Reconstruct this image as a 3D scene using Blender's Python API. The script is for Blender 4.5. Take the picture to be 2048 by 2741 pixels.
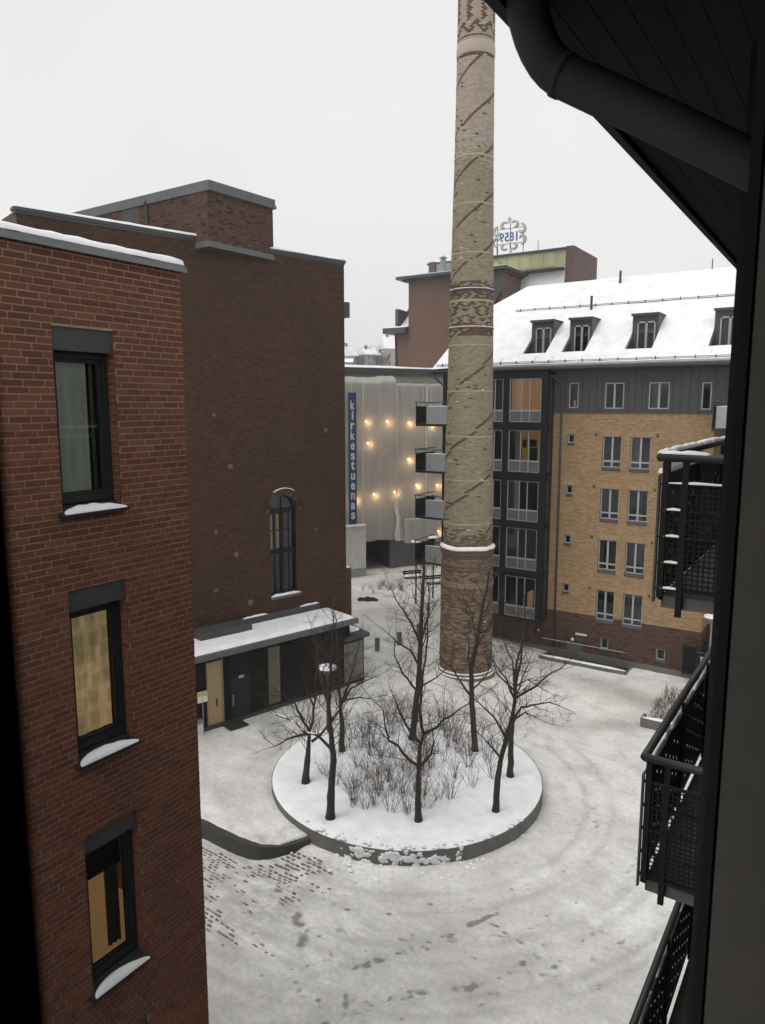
import bpy, math, random
import numpy as np
from mathutils import Matrix, Vector

random.seed(11)
rng = np.random.default_rng(11)
R = math.radians
for o in list(bpy.data.objects):
    bpy.data.objects.remove(o)
scene = bpy.context.scene
COL = scene.collection

# ------------------------------------------------------------------ camera
cd = bpy.data.cameras.new('camera')
cam = bpy.data.objects.new('camera', cd)
COL.objects.link(cam)
CAM = (0.0, 0.0, 14.3)
cam.location = CAM
cam.rotation_euler = (R(90 - 8.27), 0, R(33.235))
cd.sensor_fit = 'VERTICAL'
cd.sensor_height = 36.0
cd.lens = 1950 / 2741 * 36.0
cd.clip_start = 0.01
cd.clip_end = 1500
cd.dof.use_dof = True
cd.dof.focus_distance = 26.0
cd.dof.aperture_fstop = 11.0
scene.camera = cam

# ------------------------------------------------------------------ world, sun, exposure
SUN_EL, SUN_AZ = R(62), R(201)
w = bpy.data.worlds.new('World')
scene.world = w
w.use_nodes = True
nt = w.node_tree
nt.nodes.clear()
sky = nt.nodes.new('ShaderNodeTexSky')
sky.sky_type = 'NISHITA'
sky.sun_disc = False
sky.sun_elevation = SUN_EL
sky.sun_rotation = SUN_AZ
sky.air_density = 1.0
sky.dust_density = 4.0
hs = nt.nodes.new('ShaderNodeHueSaturation')
hs.inputs['Saturation'].default_value = 0.12
mx = nt.nodes.new('ShaderNodeMixRGB')            # cloud cover over the sky
mx.inputs[0].default_value = 0.86
mx.inputs[2].default_value = (7.55, 7.55, 7.5, 1)
bg = nt.nodes.new('ShaderNodeBackground')
bg.inputs['Strength'].default_value = 0.1
wo = nt.nodes.new('ShaderNodeOutputWorld')
ctc = nt.nodes.new('ShaderNodeTexCoord')
cn = nt.nodes.new('ShaderNodeTexNoise'); cn.inputs['Scale'].default_value = 1.6; cn.inputs['Detail'].default_value = 5
cr = nt.nodes.new('ShaderNodeValToRGB')
cr.color_ramp.elements[0].position = 0.3; cr.color_ramp.elements[0].color = (0.93, 0.93, 0.935, 1)
cr.color_ramp.elements[1].position = 0.7; cr.color_ramp.elements[1].color = (1.06, 1.06, 1.055, 1)
cm_ = nt.nodes.new('ShaderNodeMixRGB'); cm_.blend_type = 'MULTIPLY'; cm_.inputs[0].default_value = 1.0
cm_.inputs[1].default_value = (7.6, 7.6, 7.55, 1)
nt.links.new(ctc.outputs['Generated'], cn.inputs['Vector'])
nt.links.new(cn.outputs['Fac'], cr.inputs[0])
nt.links.new(cr.outputs[0], cm_.inputs[2])
nt.links.new(cm_.outputs[0], mx.inputs[2])
nt.links.new(sky.outputs[0], hs.inputs['Color'])
nt.links.new(hs.outputs[0], mx.inputs[1])
nt.links.new(mx.outputs[0], bg.inputs['Color'])
nt.links.new(bg.outputs[0], wo.inputs['Surface'])
sd = bpy.data.lights.new('sun', 'SUN')
sd.energy = 1.3
sd.angle = R(50)
sd.color = (1.0, 0.97, 0.93)
so = bpy.data.objects.new('sun', sd)
COL.objects.link(so)
so.rotation_euler = (R(90) - SUN_EL, 0, R(180) - SUN_AZ)
vs = scene.view_settings
scene.display_settings.display_device = 'sRGB'
vs.view_transform = 'Standard'
vs.look = 'None'
vs.exposure = 0.32
vs.gamma = 1.0
vs.use_curve_mapping = False

# ------------------------------------------------------------------ materials
def newmat(name):
    m = bpy.data.materials.new(name)
    m.use_nodes = True
    t = m.node_tree
    b = t.nodes['Principled BSDF']
    return m, t, b

def tc(t, scale=1.0):
    c = t.nodes.new('ShaderNodeTexCoord')
    mp = t.nodes.new('ShaderNodeMapping')
    mp.inputs['Scale'].default_value = (scale, scale, scale) if not isinstance(scale, tuple) else scale
    t.links.new(c.outputs['Object'], mp.inputs['Vector'])
    return mp.outputs[0]

def noise(t, scale, detail=4, vec=None, rough=0.55):
    n = t.nodes.new('ShaderNodeTexNoise')
    n.inputs['Scale'].default_value = scale
    n.inputs['Detail'].default_value = detail
    n.inputs['Roughness'].default_value = rough
    if vec is not None:
        t.links.new(vec, n.inputs['Vector'])
    return n.outputs['Fac']

def ramp(t, fac, stops):
    r = t.nodes.new('ShaderNodeValToRGB')
    e = r.color_ramp.elements
    while len(e) < len(stops):
        e.new(0.5)
    for i, (p, c) in enumerate(stops):
        e[i].position = p
        e[i].color = (c[0], c[1], c[2], 1) if len(c) == 3 else c
    t.links.new(fac, r.inputs[0])
    return r.outputs[0]

def mixc(t, fac, a, b, mode='MIX'):
    m = t.nodes.new('ShaderNodeMixRGB')
    m.blend_type = mode
    for i, x in ((0, fac), (1, a), (2, b)):
        if hasattr(x, 'links') or isinstance(x, bpy.types.NodeSocket):
            t.links.new(x, m.inputs[i])
        elif i == 0:
            m.inputs[0].default_value = x
        else:
            m.inputs[i].default_value = (x[0], x[1], x[2], 1)
    return m.outputs[0]

def bump(t, b, h, strength=0.3, dist=0.02):
    n = t.nodes.new('ShaderNodeBump')
    n.inputs['Strength'].default_value = strength
    n.inputs['Distance'].default_value = dist
    t.links.new(h, n.inputs['Height'])
    t.links.new(n.outputs[0], b.inputs['Normal'])

def surf(name, c1, c2=None, scale=3.0, rough=0.7, metal=0.0, bmp=0.0, bscale=40.0, spec=0.3, stretch=None):
    m, t, b = newmat(name)
    b.inputs['Roughness'].default_value = rough
    b.inputs['Metallic'].default_value = metal
    b.inputs['Specular IOR Level'].default_value = spec
    v = tc(t, stretch if stretch else 1.0)
    if c2 is None:
        c2 = tuple(x * 0.72 for x in c1)
    f = noise(t, scale, 5, v)
    f2 = noise(t, scale * 7.3, 4, v)
    c = ramp(t, f, [(0.3, c2), (0.7, c1)])
    c = mixc(t, 0.25, c, ramp(t, f2, [(0.3, tuple(x * 0.7 for x in c1)), (0.7, tuple(min(1, x * 1.15) for x in c1))]))
    t.links.new(c, b.inputs['Base Color'])
    if bmp:
        bump(t, b, noise(t, bscale, 4, v), bmp, 0.01)
    return m

def brickmat(name, stops, dirt=(0.4, 0.35, 0.3), dirt_amt=0.25, rough=0.85, dscale=0.5, grain=60):
    """per-brick random value from the face attribute (joined bricks) or from the object (single bricks)"""
    m, t, b = newmat(name)
    b.inputs['Roughness'].default_value = rough
    b.inputs['Specular IOR Level'].default_value = 0.2
    at = t.nodes.new('ShaderNodeAttribute'); at.attribute_name = 'rnd'
    oi = t.nodes.new('ShaderNodeObjectInfo')
    ad = t.nodes.new('ShaderNodeMath'); ad.operation = 'ADD'
    fr = t.nodes.new('ShaderNodeMath'); fr.operation = 'FRACT'
    t.links.new(at.outputs['Fac'], ad.inputs[0])
    t.links.new(oi.outputs['Random'], ad.inputs[1])
    t.links.new(ad.outputs[0], fr.inputs[0])
    c = ramp(t, fr.outputs[0], stops)
    g = t.nodes.new('ShaderNodeNewGeometry')
    mp = t.nodes.new('ShaderNodeMapping'); mp.inputs['Scale'].default_value = (1, 1, 0.33)
    t.links.new(g.outputs['Position'], mp.inputs['Vector'])
    f = noise(t, dscale, 7, mp.outputs[0], 0.66)
    c = mixc(t, ramp(t, f, [(0.42, (0, 0, 0)), (0.72, (dirt_amt,) * 3)]), c, dirt, 'MIX')
    f2 = noise(t, grain, 3, g.outputs['Position'])
    c = mixc(t, 0.5, c, ramp(t, f2, [(0.25, (0.5, 0.5, 0.5)), (0.75, (1.2, 1.2, 1.2))]), 'MULTIPLY')
    t.links.new(c, b.inputs['Base Color'])
    bump(t, b, f2, 0.25, 0.004)
    return m

def emit(name, col, s):
    m = bpy.data.materials.new(name)
    m.use_nodes = True
    t = m.node_tree
    b = t.nodes['Principled BSDF']
    b.inputs['Base Color'].default_value = (*col, 1)
    b.inputs['Emission Color'].default_value = (*col, 1)
    b.inputs['Emission Strength'].default_value = s
    return m

def glassmat(name='glass', tint=(0.75, 0.8, 0.8), refl=0.18):
    m = bpy.data.materials.new(name)
    m.use_nodes = True
    t = m.node_tree
    t.nodes.clear()
    o = t.nodes.new('ShaderNodeOutputMaterial')
    tr = t.nodes.new('ShaderNodeBsdfTransparent'); tr.inputs[0].default_value = (*tint, 1)
    gl = t.nodes.new('ShaderNodeBsdfGlossy'); gl.inputs['Roughness'].default_value = 0.03
    gl.inputs[0].default_value = (0.8, 0.82, 0.85, 1)
    fr = t.nodes.new('ShaderNodeFresnel'); fr.inputs[0].default_value = 1.45
    ad = t.nodes.new('ShaderNodeMath'); ad.operation = 'ADD'; ad.inputs[1].default_value = refl - 0.1
    ad.use_clamp = True
    mx = t.nodes.new('ShaderNodeMixShader')
    t.links.new(fr.outputs[0], ad.inputs[0])
    t.links.new(ad.outputs[0], mx.inputs[0])
    t.links.new(tr.outputs[0], mx.inputs[1])
    t.links.new(gl.outputs[0], mx.inputs[2])
    t.links.new(mx.outputs[0], o.inputs[0])
    return m

def snowmat(name, c1=(0.84, 0.85, 0.87), c2=(0.72, 0.73, 0.75), bs=9, amt=0.35):
    m, t, b = newmat(name)
    b.inputs['Roughness'].default_value = 0.75
    b.inputs['Specular IOR Level'].default_value = 0.2
    v = tc(t)
    f = noise(t, 1.7, 6, v)
    t.links.new(ramp(t, f, [(0.3, c2), (0.62, c1)]), b.inputs['Base Color'])
    bump(t, b, noise(t, bs, 8, v, 0.65), amt, 0.06)
    return m

def groundmat():
    m, t, b = newmat('trodden_snow')
    b.inputs['Roughness'].default_value = 0.62
    b.inputs['Specular IOR Level'].default_value = 0.3
    v = tc(t)
    big = noise(t, 0.16, 6, v, 0.6)
    mid = noise(t, 0.9, 8, v, 0.7)
    fine = noise(t, 7.0, 8, v, 0.75)
    grit = noise(t, 28.0, 4, v, 0.6)
    c = ramp(t, mid, [(0.3, (0.52, 0.515, 0.495)), (0.44, (0.7, 0.695, 0.675)), (0.56, (0.8, 0.795, 0.775)), (0.7, (0.86, 0.86, 0.85))])
    c = mixc(t, ramp(t, big, [(0.44, (0, 0, 0)), (0.6, (0.7, 0.7, 0.7))]), c, (0.54, 0.53, 0.5))
    c = mixc(t, 0.55, c, ramp(t, fine, [(0.3, (0.66, 0.65, 0.63)), (0.62, (1.08, 1.08, 1.08))]), 'MULTIPLY')
    # grit and bits of leaf lying on the snow
    c = mixc(t, ramp(t, grit, [(0.64, (0, 0, 0)), (0.76, (0.6, 0.6, 0.6))]), c, (0.16, 0.14, 0.11))
    scuff = noise(t, 2.6, 9, tc(t, (1.6, 0.7, 1)), 0.8)
    c = mixc(t, ramp(t, scuff, [(0.6, (0, 0, 0)), (0.72, (0.55, 0.55, 0.55))]), c, (0.22, 0.21, 0.19))
    # worn-through spots: wet paving shows as grey
    at = t.nodes.new('ShaderNodeAttribute'); at.attribute_name = 'wear'
    edge = t.nodes.new('ShaderNodeMath'); edge.operation = 'MULTIPLY_ADD'
    t.links.new(fine, edge.inputs[0]); edge.inputs[1].default_value = 0.9
    sub = t.nodes.new('ShaderNodeMath'); sub.operation = 'SUBTRACT'
    t.links.new(at.outputs['Fac'], sub.inputs[0]); sub.inputs[1].default_value = 0.45
    t.links.new(sub.outputs[0], edge.inputs[2])
    # the driven part of the yard is dirtier
    ad = t.nodes.new('ShaderNodeAttribute'); ad.attribute_name = 'traffic'
    streak = noise(t, 1.1, 8, tc(t, (0.9, 2.2, 1)), 0.75)
    mulf = mixc(t, 1.0, ad.outputs['Color'], ramp(t, streak, [(0.36, (1.0, 1.0, 1.0)), (0.6, (0.12, 0.12, 0.12))]), 'MULTIPLY')
    c = mixc(t, mulf, c, (0.36, 0.355, 0.335))
    tk = t.nodes.new('ShaderNodeAttribute'); tk.attribute_name = 'track'
    trk = mixc(t, 1.0, tk.outputs['Color'], ramp(t, fine, [(0.3, (1, 1, 1)), (0.65, (0.45, 0.45, 0.45))]), 'MULTIPLY')
    c = mixc(t, trk, c, (0.34, 0.335, 0.315))
    c = mixc(t, ramp(t, edge.outputs[0], [(0.3, (0, 0, 0)), (1.0, (0.85, 0.85, 0.85))]), c, (0.18, 0.175, 0.165))
    t.links.new(c, b.inputs['Base Color'])
    hh = mixc(t, 0.4, fine, grit)
    bump(t, b, hh, 0.35, 0.05)
    return m

M = {}
M['snow'] = snowmat('snow')
M['ground'] = groundmat()
M['red_brick'] = brickmat('red_brick', [(0.0, (0.135, 0.049, 0.027)), (0.45, (0.17, 0.063, 0.035)), (0.8, (0.2, 0.077, 0.043)), (0.95, (0.22, 0.09, 0.053)), (1.0, (0.12, 0.05, 0.031))], (0.1, 0.058, 0.04), 0.45, dscale=0.9)
M['red_mortar'] = surf('red_mortar', (0.37, 0.255, 0.2), scale=6, rough=0.9, bmp=0.3)
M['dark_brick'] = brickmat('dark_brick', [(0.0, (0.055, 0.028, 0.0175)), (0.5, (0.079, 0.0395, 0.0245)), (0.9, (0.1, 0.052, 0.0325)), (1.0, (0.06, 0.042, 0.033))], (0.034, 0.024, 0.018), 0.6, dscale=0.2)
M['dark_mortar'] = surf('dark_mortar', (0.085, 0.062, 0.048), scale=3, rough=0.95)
M['yellow_brick'] = brickmat('yellow_brick', [(0.0, (0.33, 0.215, 0.115)), (0.5, (0.41, 0.278, 0.152)), (0.9, (0.47, 0.33, 0.195)), (1.0, (0.31, 0.205, 0.12))], (0.32, 0.215, 0.12), 0.4, dscale=0.35)
M['yellow_mortar'] = surf('yellow_mortar', (0.2, 0.135, 0.075), scale=3, rough=0.95)
M['brown_brick'] = brickmat('brown_brick', [(0.0, (0.035, 0.022, 0.018)), (0.2, (0.09, 0.05, 0.04)), (0.8, (0.115, 0.065, 0.05)), (1.0, (0.14, 0.085, 0.065))], (0.08, 0.055, 0.045), 0.4)
M['brown_mortar'] = surf('brown_mortar', (0.11, 0.08, 0.065), scale=3, rough=0.95)
M['chimney_brick'] = brickmat('chimney_brick', [(0.0, (0.26, 0.222, 0.148)), (0.4, (0.315, 0.275, 0.188)), (0.8, (0.36, 0.32, 0.225)), (0.985, (0.3, 0.245, 0.175)), (1.0, (0.55, 0.51, 0.42))], (0.24, 0.21, 0.145), 0.3, dscale=0.5)
M['chimney_hazed'] = brickmat('chimney_hazed', [(0.0, (0.35, 0.292, 0.238)), (0.5, (0.41, 0.348, 0.288)), (1.0, (0.46, 0.395, 0.33))], (0.34, 0.28, 0.235), 0.4, dscale=0.6)  # top of the shaft: veil of haze and flare painted in as paler brick
M['chimney_dark'] = brickmat('chimney_dark', [(0.0, (0.085, 0.055, 0.042)), (0.6, (0.13, 0.085, 0.062)), (1.0, (0.17, 0.1, 0.075))], (0.1, 0.075, 0.06), 0.3)
M['chimney_base'] = brickmat('chimney_base', [(0.0, (0.09, 0.055, 0.042)), (0.35, (0.16, 0.105, 0.075)), (0.7, (0.24, 0.18, 0.125)), (1.0, (0.31, 0.24, 0.175))], (0.15, 0.115, 0.09), 0.6, dscale=0.7)
M['chimney_mortar'] = surf('chimney_mortar', (0.31, 0.27, 0.2), scale=3, rough=0.95)
M['strap'] = surf('strap', (0.42, 0.385, 0.25), scale=4, rough=0.7)
M['zinc'] = surf('zinc', (0.062, 0.066, 0.065), (0.048, 0.051, 0.05), scale=1.2, rough=0.55, metal=0.0, spec=0.4)
M['zinc_light'] = surf('zinc_light', (0.26, 0.285, 0.285), (0.2, 0.22, 0.22), scale=1.5, rough=0.5, metal=0.2, spec=0.4)
M['fascia'] = surf('fascia', (0.13, 0.14, 0.138), (0.1, 0.108, 0.106), scale=2, rough=0.55)
M['dark_metal'] = surf('dark_metal', (0.028, 0.029, 0.03), scale=5, rough=0.5, spec=0.4)
M['black_metal'] = surf('black_metal', (0.014, 0.0145, 0.015), scale=5, rough=0.6, spec=0.15)
M['frame_grey'] = surf('frame_grey', (0.38, 0.395, 0.4), (0.32, 0.33, 0.335), scale=3, rough=0.5)
M['panel_grey'] = surf('panel_grey', (0.14, 0.15, 0.155), (0.115, 0.12, 0.125), scale=2, rough=0.5)
M['balcony_panel'] = surf('balcony_panel', (0.33, 0.345, 0.36), (0.28, 0.29, 0.3), scale=2, rough=0.5)
M['frame_dark'] = surf('frame_dark', (0.026, 0.028, 0.029), scale=4, rough=0.6, spec=0.15)
M['window_grey'] = surf('window_grey', (0.06, 0.064, 0.066), scale=4, rough=0.5)
M['glass'] = glassmat('glass', (0.5, 0.53, 0.53), 0.11)
M['glass_bright'] = glassmat('glass_bright', (0.85, 0.88, 0.86), 0.14)
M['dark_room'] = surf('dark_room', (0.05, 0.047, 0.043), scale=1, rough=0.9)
M['curtain'] = surf('curtain', (0.42, 0.42, 0.38), (0.25, 0.26, 0.24), scale=2.0, rough=0.9, stretch=(9, 9, 0.5))
M['curtain_green'] = surf('curtain_green', (0.36, 0.4, 0.33), (0.2, 0.24, 0.2), scale=1.4, rough=0.9, stretch=(8, 8, 0.6))
M['concrete'] = surf('concrete', (0.16, 0.155, 0.145), (0.11, 0.105, 0.1), scale=1.5, rough=0.85, bmp=0.2)
M['wet_concrete'] = surf('wet_concrete', (0.06, 0.058, 0.055), (0.04, 0.04, 0.038), scale=1.5, rough=0.6)
M['bark'] = surf('bark', (0.05, 0.042, 0.036), (0.025, 0.022, 0.02), scale=8, rough=0.95, bmp=0.6, bscale=30, stretch=(1, 1, 0.25))
M['twig'] = surf('twig', (0.045, 0.035, 0.029), scale=5, rough=0.95)
M['shrub'] = surf('shrub', (0.115, 0.09, 0.075), (0.07, 0.055, 0.045), scale=5, rough=0.95)
M['cladding'] = surf('cladding', (0.02, 0.019, 0.018), (0.013, 0.0125, 0.012), scale=2, rough=0.9, spec=0.06)
M['timber'] = surf('timber', (0.3, 0.22, 0.13), (0.24, 0.17, 0.1), scale=1.3, rough=0.6, stretch=(6, 6, 0.7))
M['grille'] = surf('grille', (0.24, 0.235, 0.21), (0.17, 0.165, 0.15), scale=2, rough=0.6, stretch=(12, 12, 0.3))
M['paver'] = brickmat('paver', [(0.0, (0.15, 0.135, 0.12)), (0.6, (0.22, 0.2, 0.18)), (1.0, (0.3, 0.28, 0.255))], (0.1, 0.09, 0.08), 0.3)
M['white'] = surf('white', (0.75, 0.75, 0.72), scale=2, rough=0.5)
M['mat'] = surf('mat', (0.035, 0.034, 0.033), scale=6, rough=0.95)
M['far_brick'] = surf('far_brick', (0.15, 0.093, 0.074), (0.125, 0.078, 0.062), scale=0.7, rough=0.9)
M['far_dark'] = surf('far_dark', (0.14, 0.1, 0.09), scale=0.6, rough=0.9)
M['green_clad'] = surf('green_clad', (0.42, 0.43, 0.26), (0.33, 0.32, 0.2), scale=0.8, rough=0.7, stretch=(3, 3, 0.5))
M['sheet_wall'] = surf('sheet_wall', (0.34, 0.325, 0.3), (0.28, 0.27, 0.25), scale=0.5, rough=0.9)
M['banner'] = surf('banner', (0.03, 0.075, 0.19), (0.022, 0.055, 0.14), scale=1, rough=0.6)
M['sign_blue'] = surf('sign_blue', (0.1, 0.17, 0.34), scale=2, rough=0.6)
M['sign_grey'] = surf('sign_grey', (0.5, 0.49, 0.49), scale=2, rough=0.6)
M['soffit'] = surf('soffit', (0.018, 0.017, 0.015), (0.012, 0.0115, 0.0105), scale=2, rough=0.9, stretch=(5, 0.3, 1))
M['pipe'] = surf('pipe', (0.04, 0.043, 0.046), (0.03, 0.032, 0.034), scale=3, rough=0.75, spec=0.18, bmp=0.15, bscale=25)
M['sash'] = surf('sash', (0.11, 0.1, 0.085), scale=2, rough=0.6)
M['own_wall'] = surf('own_wall', (0.045, 0.043, 0.042), scale=2, rough=0.9)
M['hill'] = surf('hill', (0.42, 0.43, 0.44), (0.2, 0.2, 0.2), scale=0.08, rough=0.9)
M['house_far'] = surf('house_far', (0.34, 0.33, 0.32), scale=0.1, rough=0.9)
M['house_pink'] = surf('house_pink', (0.5, 0.45, 0.42), scale=0.1, rough=0.9)
M['lamp_warm'] = emit('lamp_warm', (1.0, 0.62, 0.25), 9.0)
M['win_orange'] = emit('win_orange', (0.55, 0.3, 0.15), 0.36)
M['win_yellow'] = emit('win_yellow', (0.6, 0.36, 0.1), 0.16)
M['door_glow'] = emit('door_glow', (0.3, 0.215, 0.115), 0.1)
# ------------------------------------------------------------------ mesh helpers
EMPTY_LOC = {}

def link(o, parent=None):
    COL.objects.link(o)
    if parent is not None:
        o.parent = parent
        if parent.name in EMPTY_LOC:
            o.matrix_parent_inverse = Matrix.Translation(-Vector(EMPTY_LOC[parent.name]))
    return o

def tag(o, label, cat, group=None):
    o['label'] = label
    o['category'] = cat
    if group:
        o['group'] = group
    return o

def thing(name, label, cat, loc=(0, 0, 0), group=None):
    o = bpy.data.objects.new(name, None)
    o.empty_display_size = 0.2
    COL.objects.link(o)
    o.location = loc
    EMPTY_LOC[o.name] = loc
    return tag(o, label, cat, group)

def local_thing(name, label, cat, loc, rz=0.0, group=None):
    """an Empty whose parts are modelled round their own origin"""
    o = bpy.data.objects.new(name, None)
    o.empty_display_size = 0.2
    COL.objects.link(o)
    o.location = loc
    o.rotation_euler = (0, 0, rz)
    return tag(o, label, cat, group)

def copy_thing(src, loc, rz=0.0, label=None, sc=None):
    r = src.copy(); COL.objects.link(r)
    r.location = loc; r.rotation_euler = (0, 0, rz)
    if sc: r.scale = sc
    if label: r['label'] = label
    for ch in list(src.children):
        c = ch.copy(); COL.objects.link(c); c.parent = r
        for g in list(ch.children):
            d = g.copy(); COL.objects.link(d); d.parent = c
    return r

V3 = lambda a: np.array(a, float)
UP = V3((0, 0, 1))

class MB:
    def __init__(s):
        s.v = []; s.f = []
    def quad(s, a, b, c, d):
        n = len(s.v); s.v += [tuple(a), tuple(b), tuple(c), tuple(d)]; s.f.append((n, n + 1, n + 2, n + 3)); return s
    def poly(s, pts):
        n = len(s.v); s.v += [tuple(p) for p in pts]; s.f.append(tuple(range(n, n + len(pts)))); return s
    def obox(s, o, a, b, c):
        """box from corner o along the vectors a, b, c"""
        o, a, b, c = V3(o), V3(a), V3(b), V3(c)
        n = len(s.v)
        for k in (0, 1):
            for j in (0, 1):
                for i in (0, 1):
                    s.v.append(tuple(o + a * i + b * j + c * k))
        F = [(0, 2, 3, 1), (4, 5, 7, 6), (0, 1, 5, 4), (2, 6, 7, 3), (0, 4, 6, 2), (1, 3, 7, 5)]
        if np.dot(np.cross(a, b), c) < 0:
            F = [f[::-1] for f in F]
        s.f += [tuple(n + i for i in f) for f in F]
        return s
    def box(s, x0, x1, y0, y1, z0, z1):
        return s.obox((min(x0, x1), min(y0, y1), min(z0, z1)), (abs(x1 - x0), 0, 0), (0, abs(y1 - y0), 0), (0, 0, abs(z1 - z0)))
    def prism(s, pts, ext):
        """closed polygon pts (3D) extruded by ext"""
        n = len(s.v); k = len(pts); e = V3(ext)
        s.v += [tuple(p) for p in pts] + [tuple(V3(p) + e) for p in pts]
        s.f.append(tuple(range(n + k - 1, n - 1, -1))); s.f.append(tuple(range(n + k, n + 2 * k)))
        for i in range(k):
            j = (i + 1) % k
            s.f.append((n + i, n + j, n + k + j, n + k + i))
        return s
    def tube(s, pts, rad, n=6, cap=True):
        pts = [V3(p) for p in pts]
        rad = [rad] * len(pts) if np.isscalar(rad) else list(rad)
        base = len(s.v)
        pa = None
        for i, p in enumerate(pts):
            d = pts[min(i + 1, len(pts) - 1)] - pts[max(i - 1, 0)]
            d = d / (np.linalg.norm(d) + 1e-9)
            if pa is None:
                a = np.cross(d, UP if abs(d[2]) < 0.9 else V3((1, 0, 0)))
            else:
                a = pa - d * np.dot(pa, d)
            a /= np.linalg.norm(a) + 1e-9
            pa = a
            b = np.cross(d, a)
            for k in range(n):
                t = 2 * math.pi * k / n
                s.v.append(tuple(p + (a * math.cos(t) + b * math.sin(t)) * rad[i]))
        for i in range(len(pts) - 1):
            for k in range(n):
                q = (k + 1) % n
                s.f.append((base + i * n + k, base + i * n + q, base + (i + 1) * n + q, base + (i + 1) * n + k))
        if cap:
            s.f.append(tuple(base + k for k in range(n - 1, -1, -1)))
            e = base + (len(pts) - 1) * n
            s.f.append(tuple(e + k for k in range(n)))
        return s
    def lathe(s, prof, c=(0, 0, 0), n=24):
        base = len(s.v)
        for r, z in prof:
            for k in range(n):
                t = 2 * math.pi * k / n
                s.v.append((c[0] + r * math.cos(t), c[1] + r * math.sin(t), c[2] + z))
        for i in range(len(prof) - 1):
            for k in range(n):
                q = (k + 1) % n
                s.f.append((base + i * n + k, base + i * n + q, base + (i + 1) * n + q, base + (i + 1) * n + k))
        return s
    def holed(s, P, us, vs_, holes):
        """sheet on the grid lines us x vs_ (P(u, v) gives the point) leaving out the holes (u0, u1, v0, v1)"""
        us = sorted(set([round(x, 5) for x in us] + [round(x, 5) for h in holes for x in h[:2]]))
        vs_ = sorted(set([round(x, 5) for x in vs_] + [round(x, 5) for h in holes for x in h[2:4]]))
        for i in range(len(us) - 1):
            for j in range(len(vs_) - 1):
                cu, cv = (us[i] + us[i + 1]) / 2, (vs_[j] + vs_[j + 1]) / 2
                if any(h[0] < cu < h[1] and h[2] < cv < h[3] for h in holes):
                    continue
                s.quad(P(us[i], vs_[j]), P(us[i + 1], vs_[j]), P(us[i + 1], vs_[j + 1]), P(us[i], vs_[j + 1]))
        return s
    def build(s, name, mat, parent=None, smooth=False, merge=False):
        me = bpy.data.meshes.new(name)
        me.from_pydata(s.v, [], s.f)
        me.materials.append(M[mat] if isinstance(mat, str) else mat)
        if smooth:
            me.polygons.foreach_set('use_smooth', [True] * len(me.polygons))
        me.update()
        return link(bpy.data.objects.new(name, me), parent)

def np_mesh(name, Vv, Ff, mat, parent=None, smooth=False, face_rnd=None, vert_attr=()):
    me = bpy.data.meshes.new(name)
    k = Ff.shape[1]
    me.vertices.add(len(Vv)); me.loops.add(Ff.size); me.polygons.add(len(Ff))
    me.vertices.foreach_set('co', np.asarray(Vv, np.float32).ravel())
    me.loops.foreach_set('vertex_index', Ff.astype(np.int32).ravel())
    me.polygons.foreach_set('loop_start', np.arange(0, Ff.size, k, dtype=np.int32))
    me.polygons.foreach_set('loop_total', np.full(len(Ff), k, dtype=np.int32))
    me.polygons.foreach_set('use_smooth', np.full(len(Ff), bool(smooth)))
    me.materials.append(M[mat] if isinstance(mat, str) else mat)
    me.update(calc_edges=True)
    if face_rnd is not None:
        a = me.attributes.new('rnd', 'FLOAT', 'FACE')
        a.data.foreach_set('value', np.asarray(face_rnd, np.float32))
    for nm_, val_ in vert_attr:
        a = me.attributes.new(nm_, 'FLOAT', 'POINT')
        a.data.foreach_set('value', np.asarray(val_, np.float32))
    return link(bpy.data.objects.new(name, me), parent)

BF = np.array([(4, 5, 7, 6), (0, 1, 5, 4), (2, 6, 7, 3), (0, 4, 6, 2), (1, 3, 7, 5)])

def brick_rects(u0, u1, z0, z1, holes, bl=0.24, bh=0.075, j=0.012, soldier=None):
    out = []
    row = 0
    z = z0
    while z + bh * 0.5 < z1:
        h = bh
        if soldier and soldier[0] <= z + 0.01 < soldier[1]:
            h = 0.24
        top = min(z + h, z1)
        zc = (z + top) / 2
        iv = [(u0, u1)]
        for hl in holes:
            if hl[2] < zc < hl[3]:
                nv = []
                for a, b in iv:
                    if hl[1] <= a or hl[0] >= b:
                        nv.append((a, b))
                    else:
                        if hl[0] > a: nv.append((a, hl[0]))
                        if hl[1] < b: nv.append((hl[1], b))
                iv = nv
        L = 0.075 if h > bh else bl
        off = -L * (0.5 if row % 2 else 0.0) - (0.25 * L if row % 4 > 1 else 0)
        for a, b in iv:
            k0 = math.floor((a - u0 - off) / L)
            x = u0 + off + k0 * L
            while x < b:
                p, q = max(x, a), min(x + L, b)
                if q - p > 0.03:
                    out.append((p + (j / 2 if p > a else 0), q - (j / 2 if q < b else 0), z + j / 2, top - j / 2, q - p > L - 1e-4 and L == bl and h == bh))
                x += L
        z = top
        row += 1
    return out

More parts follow.
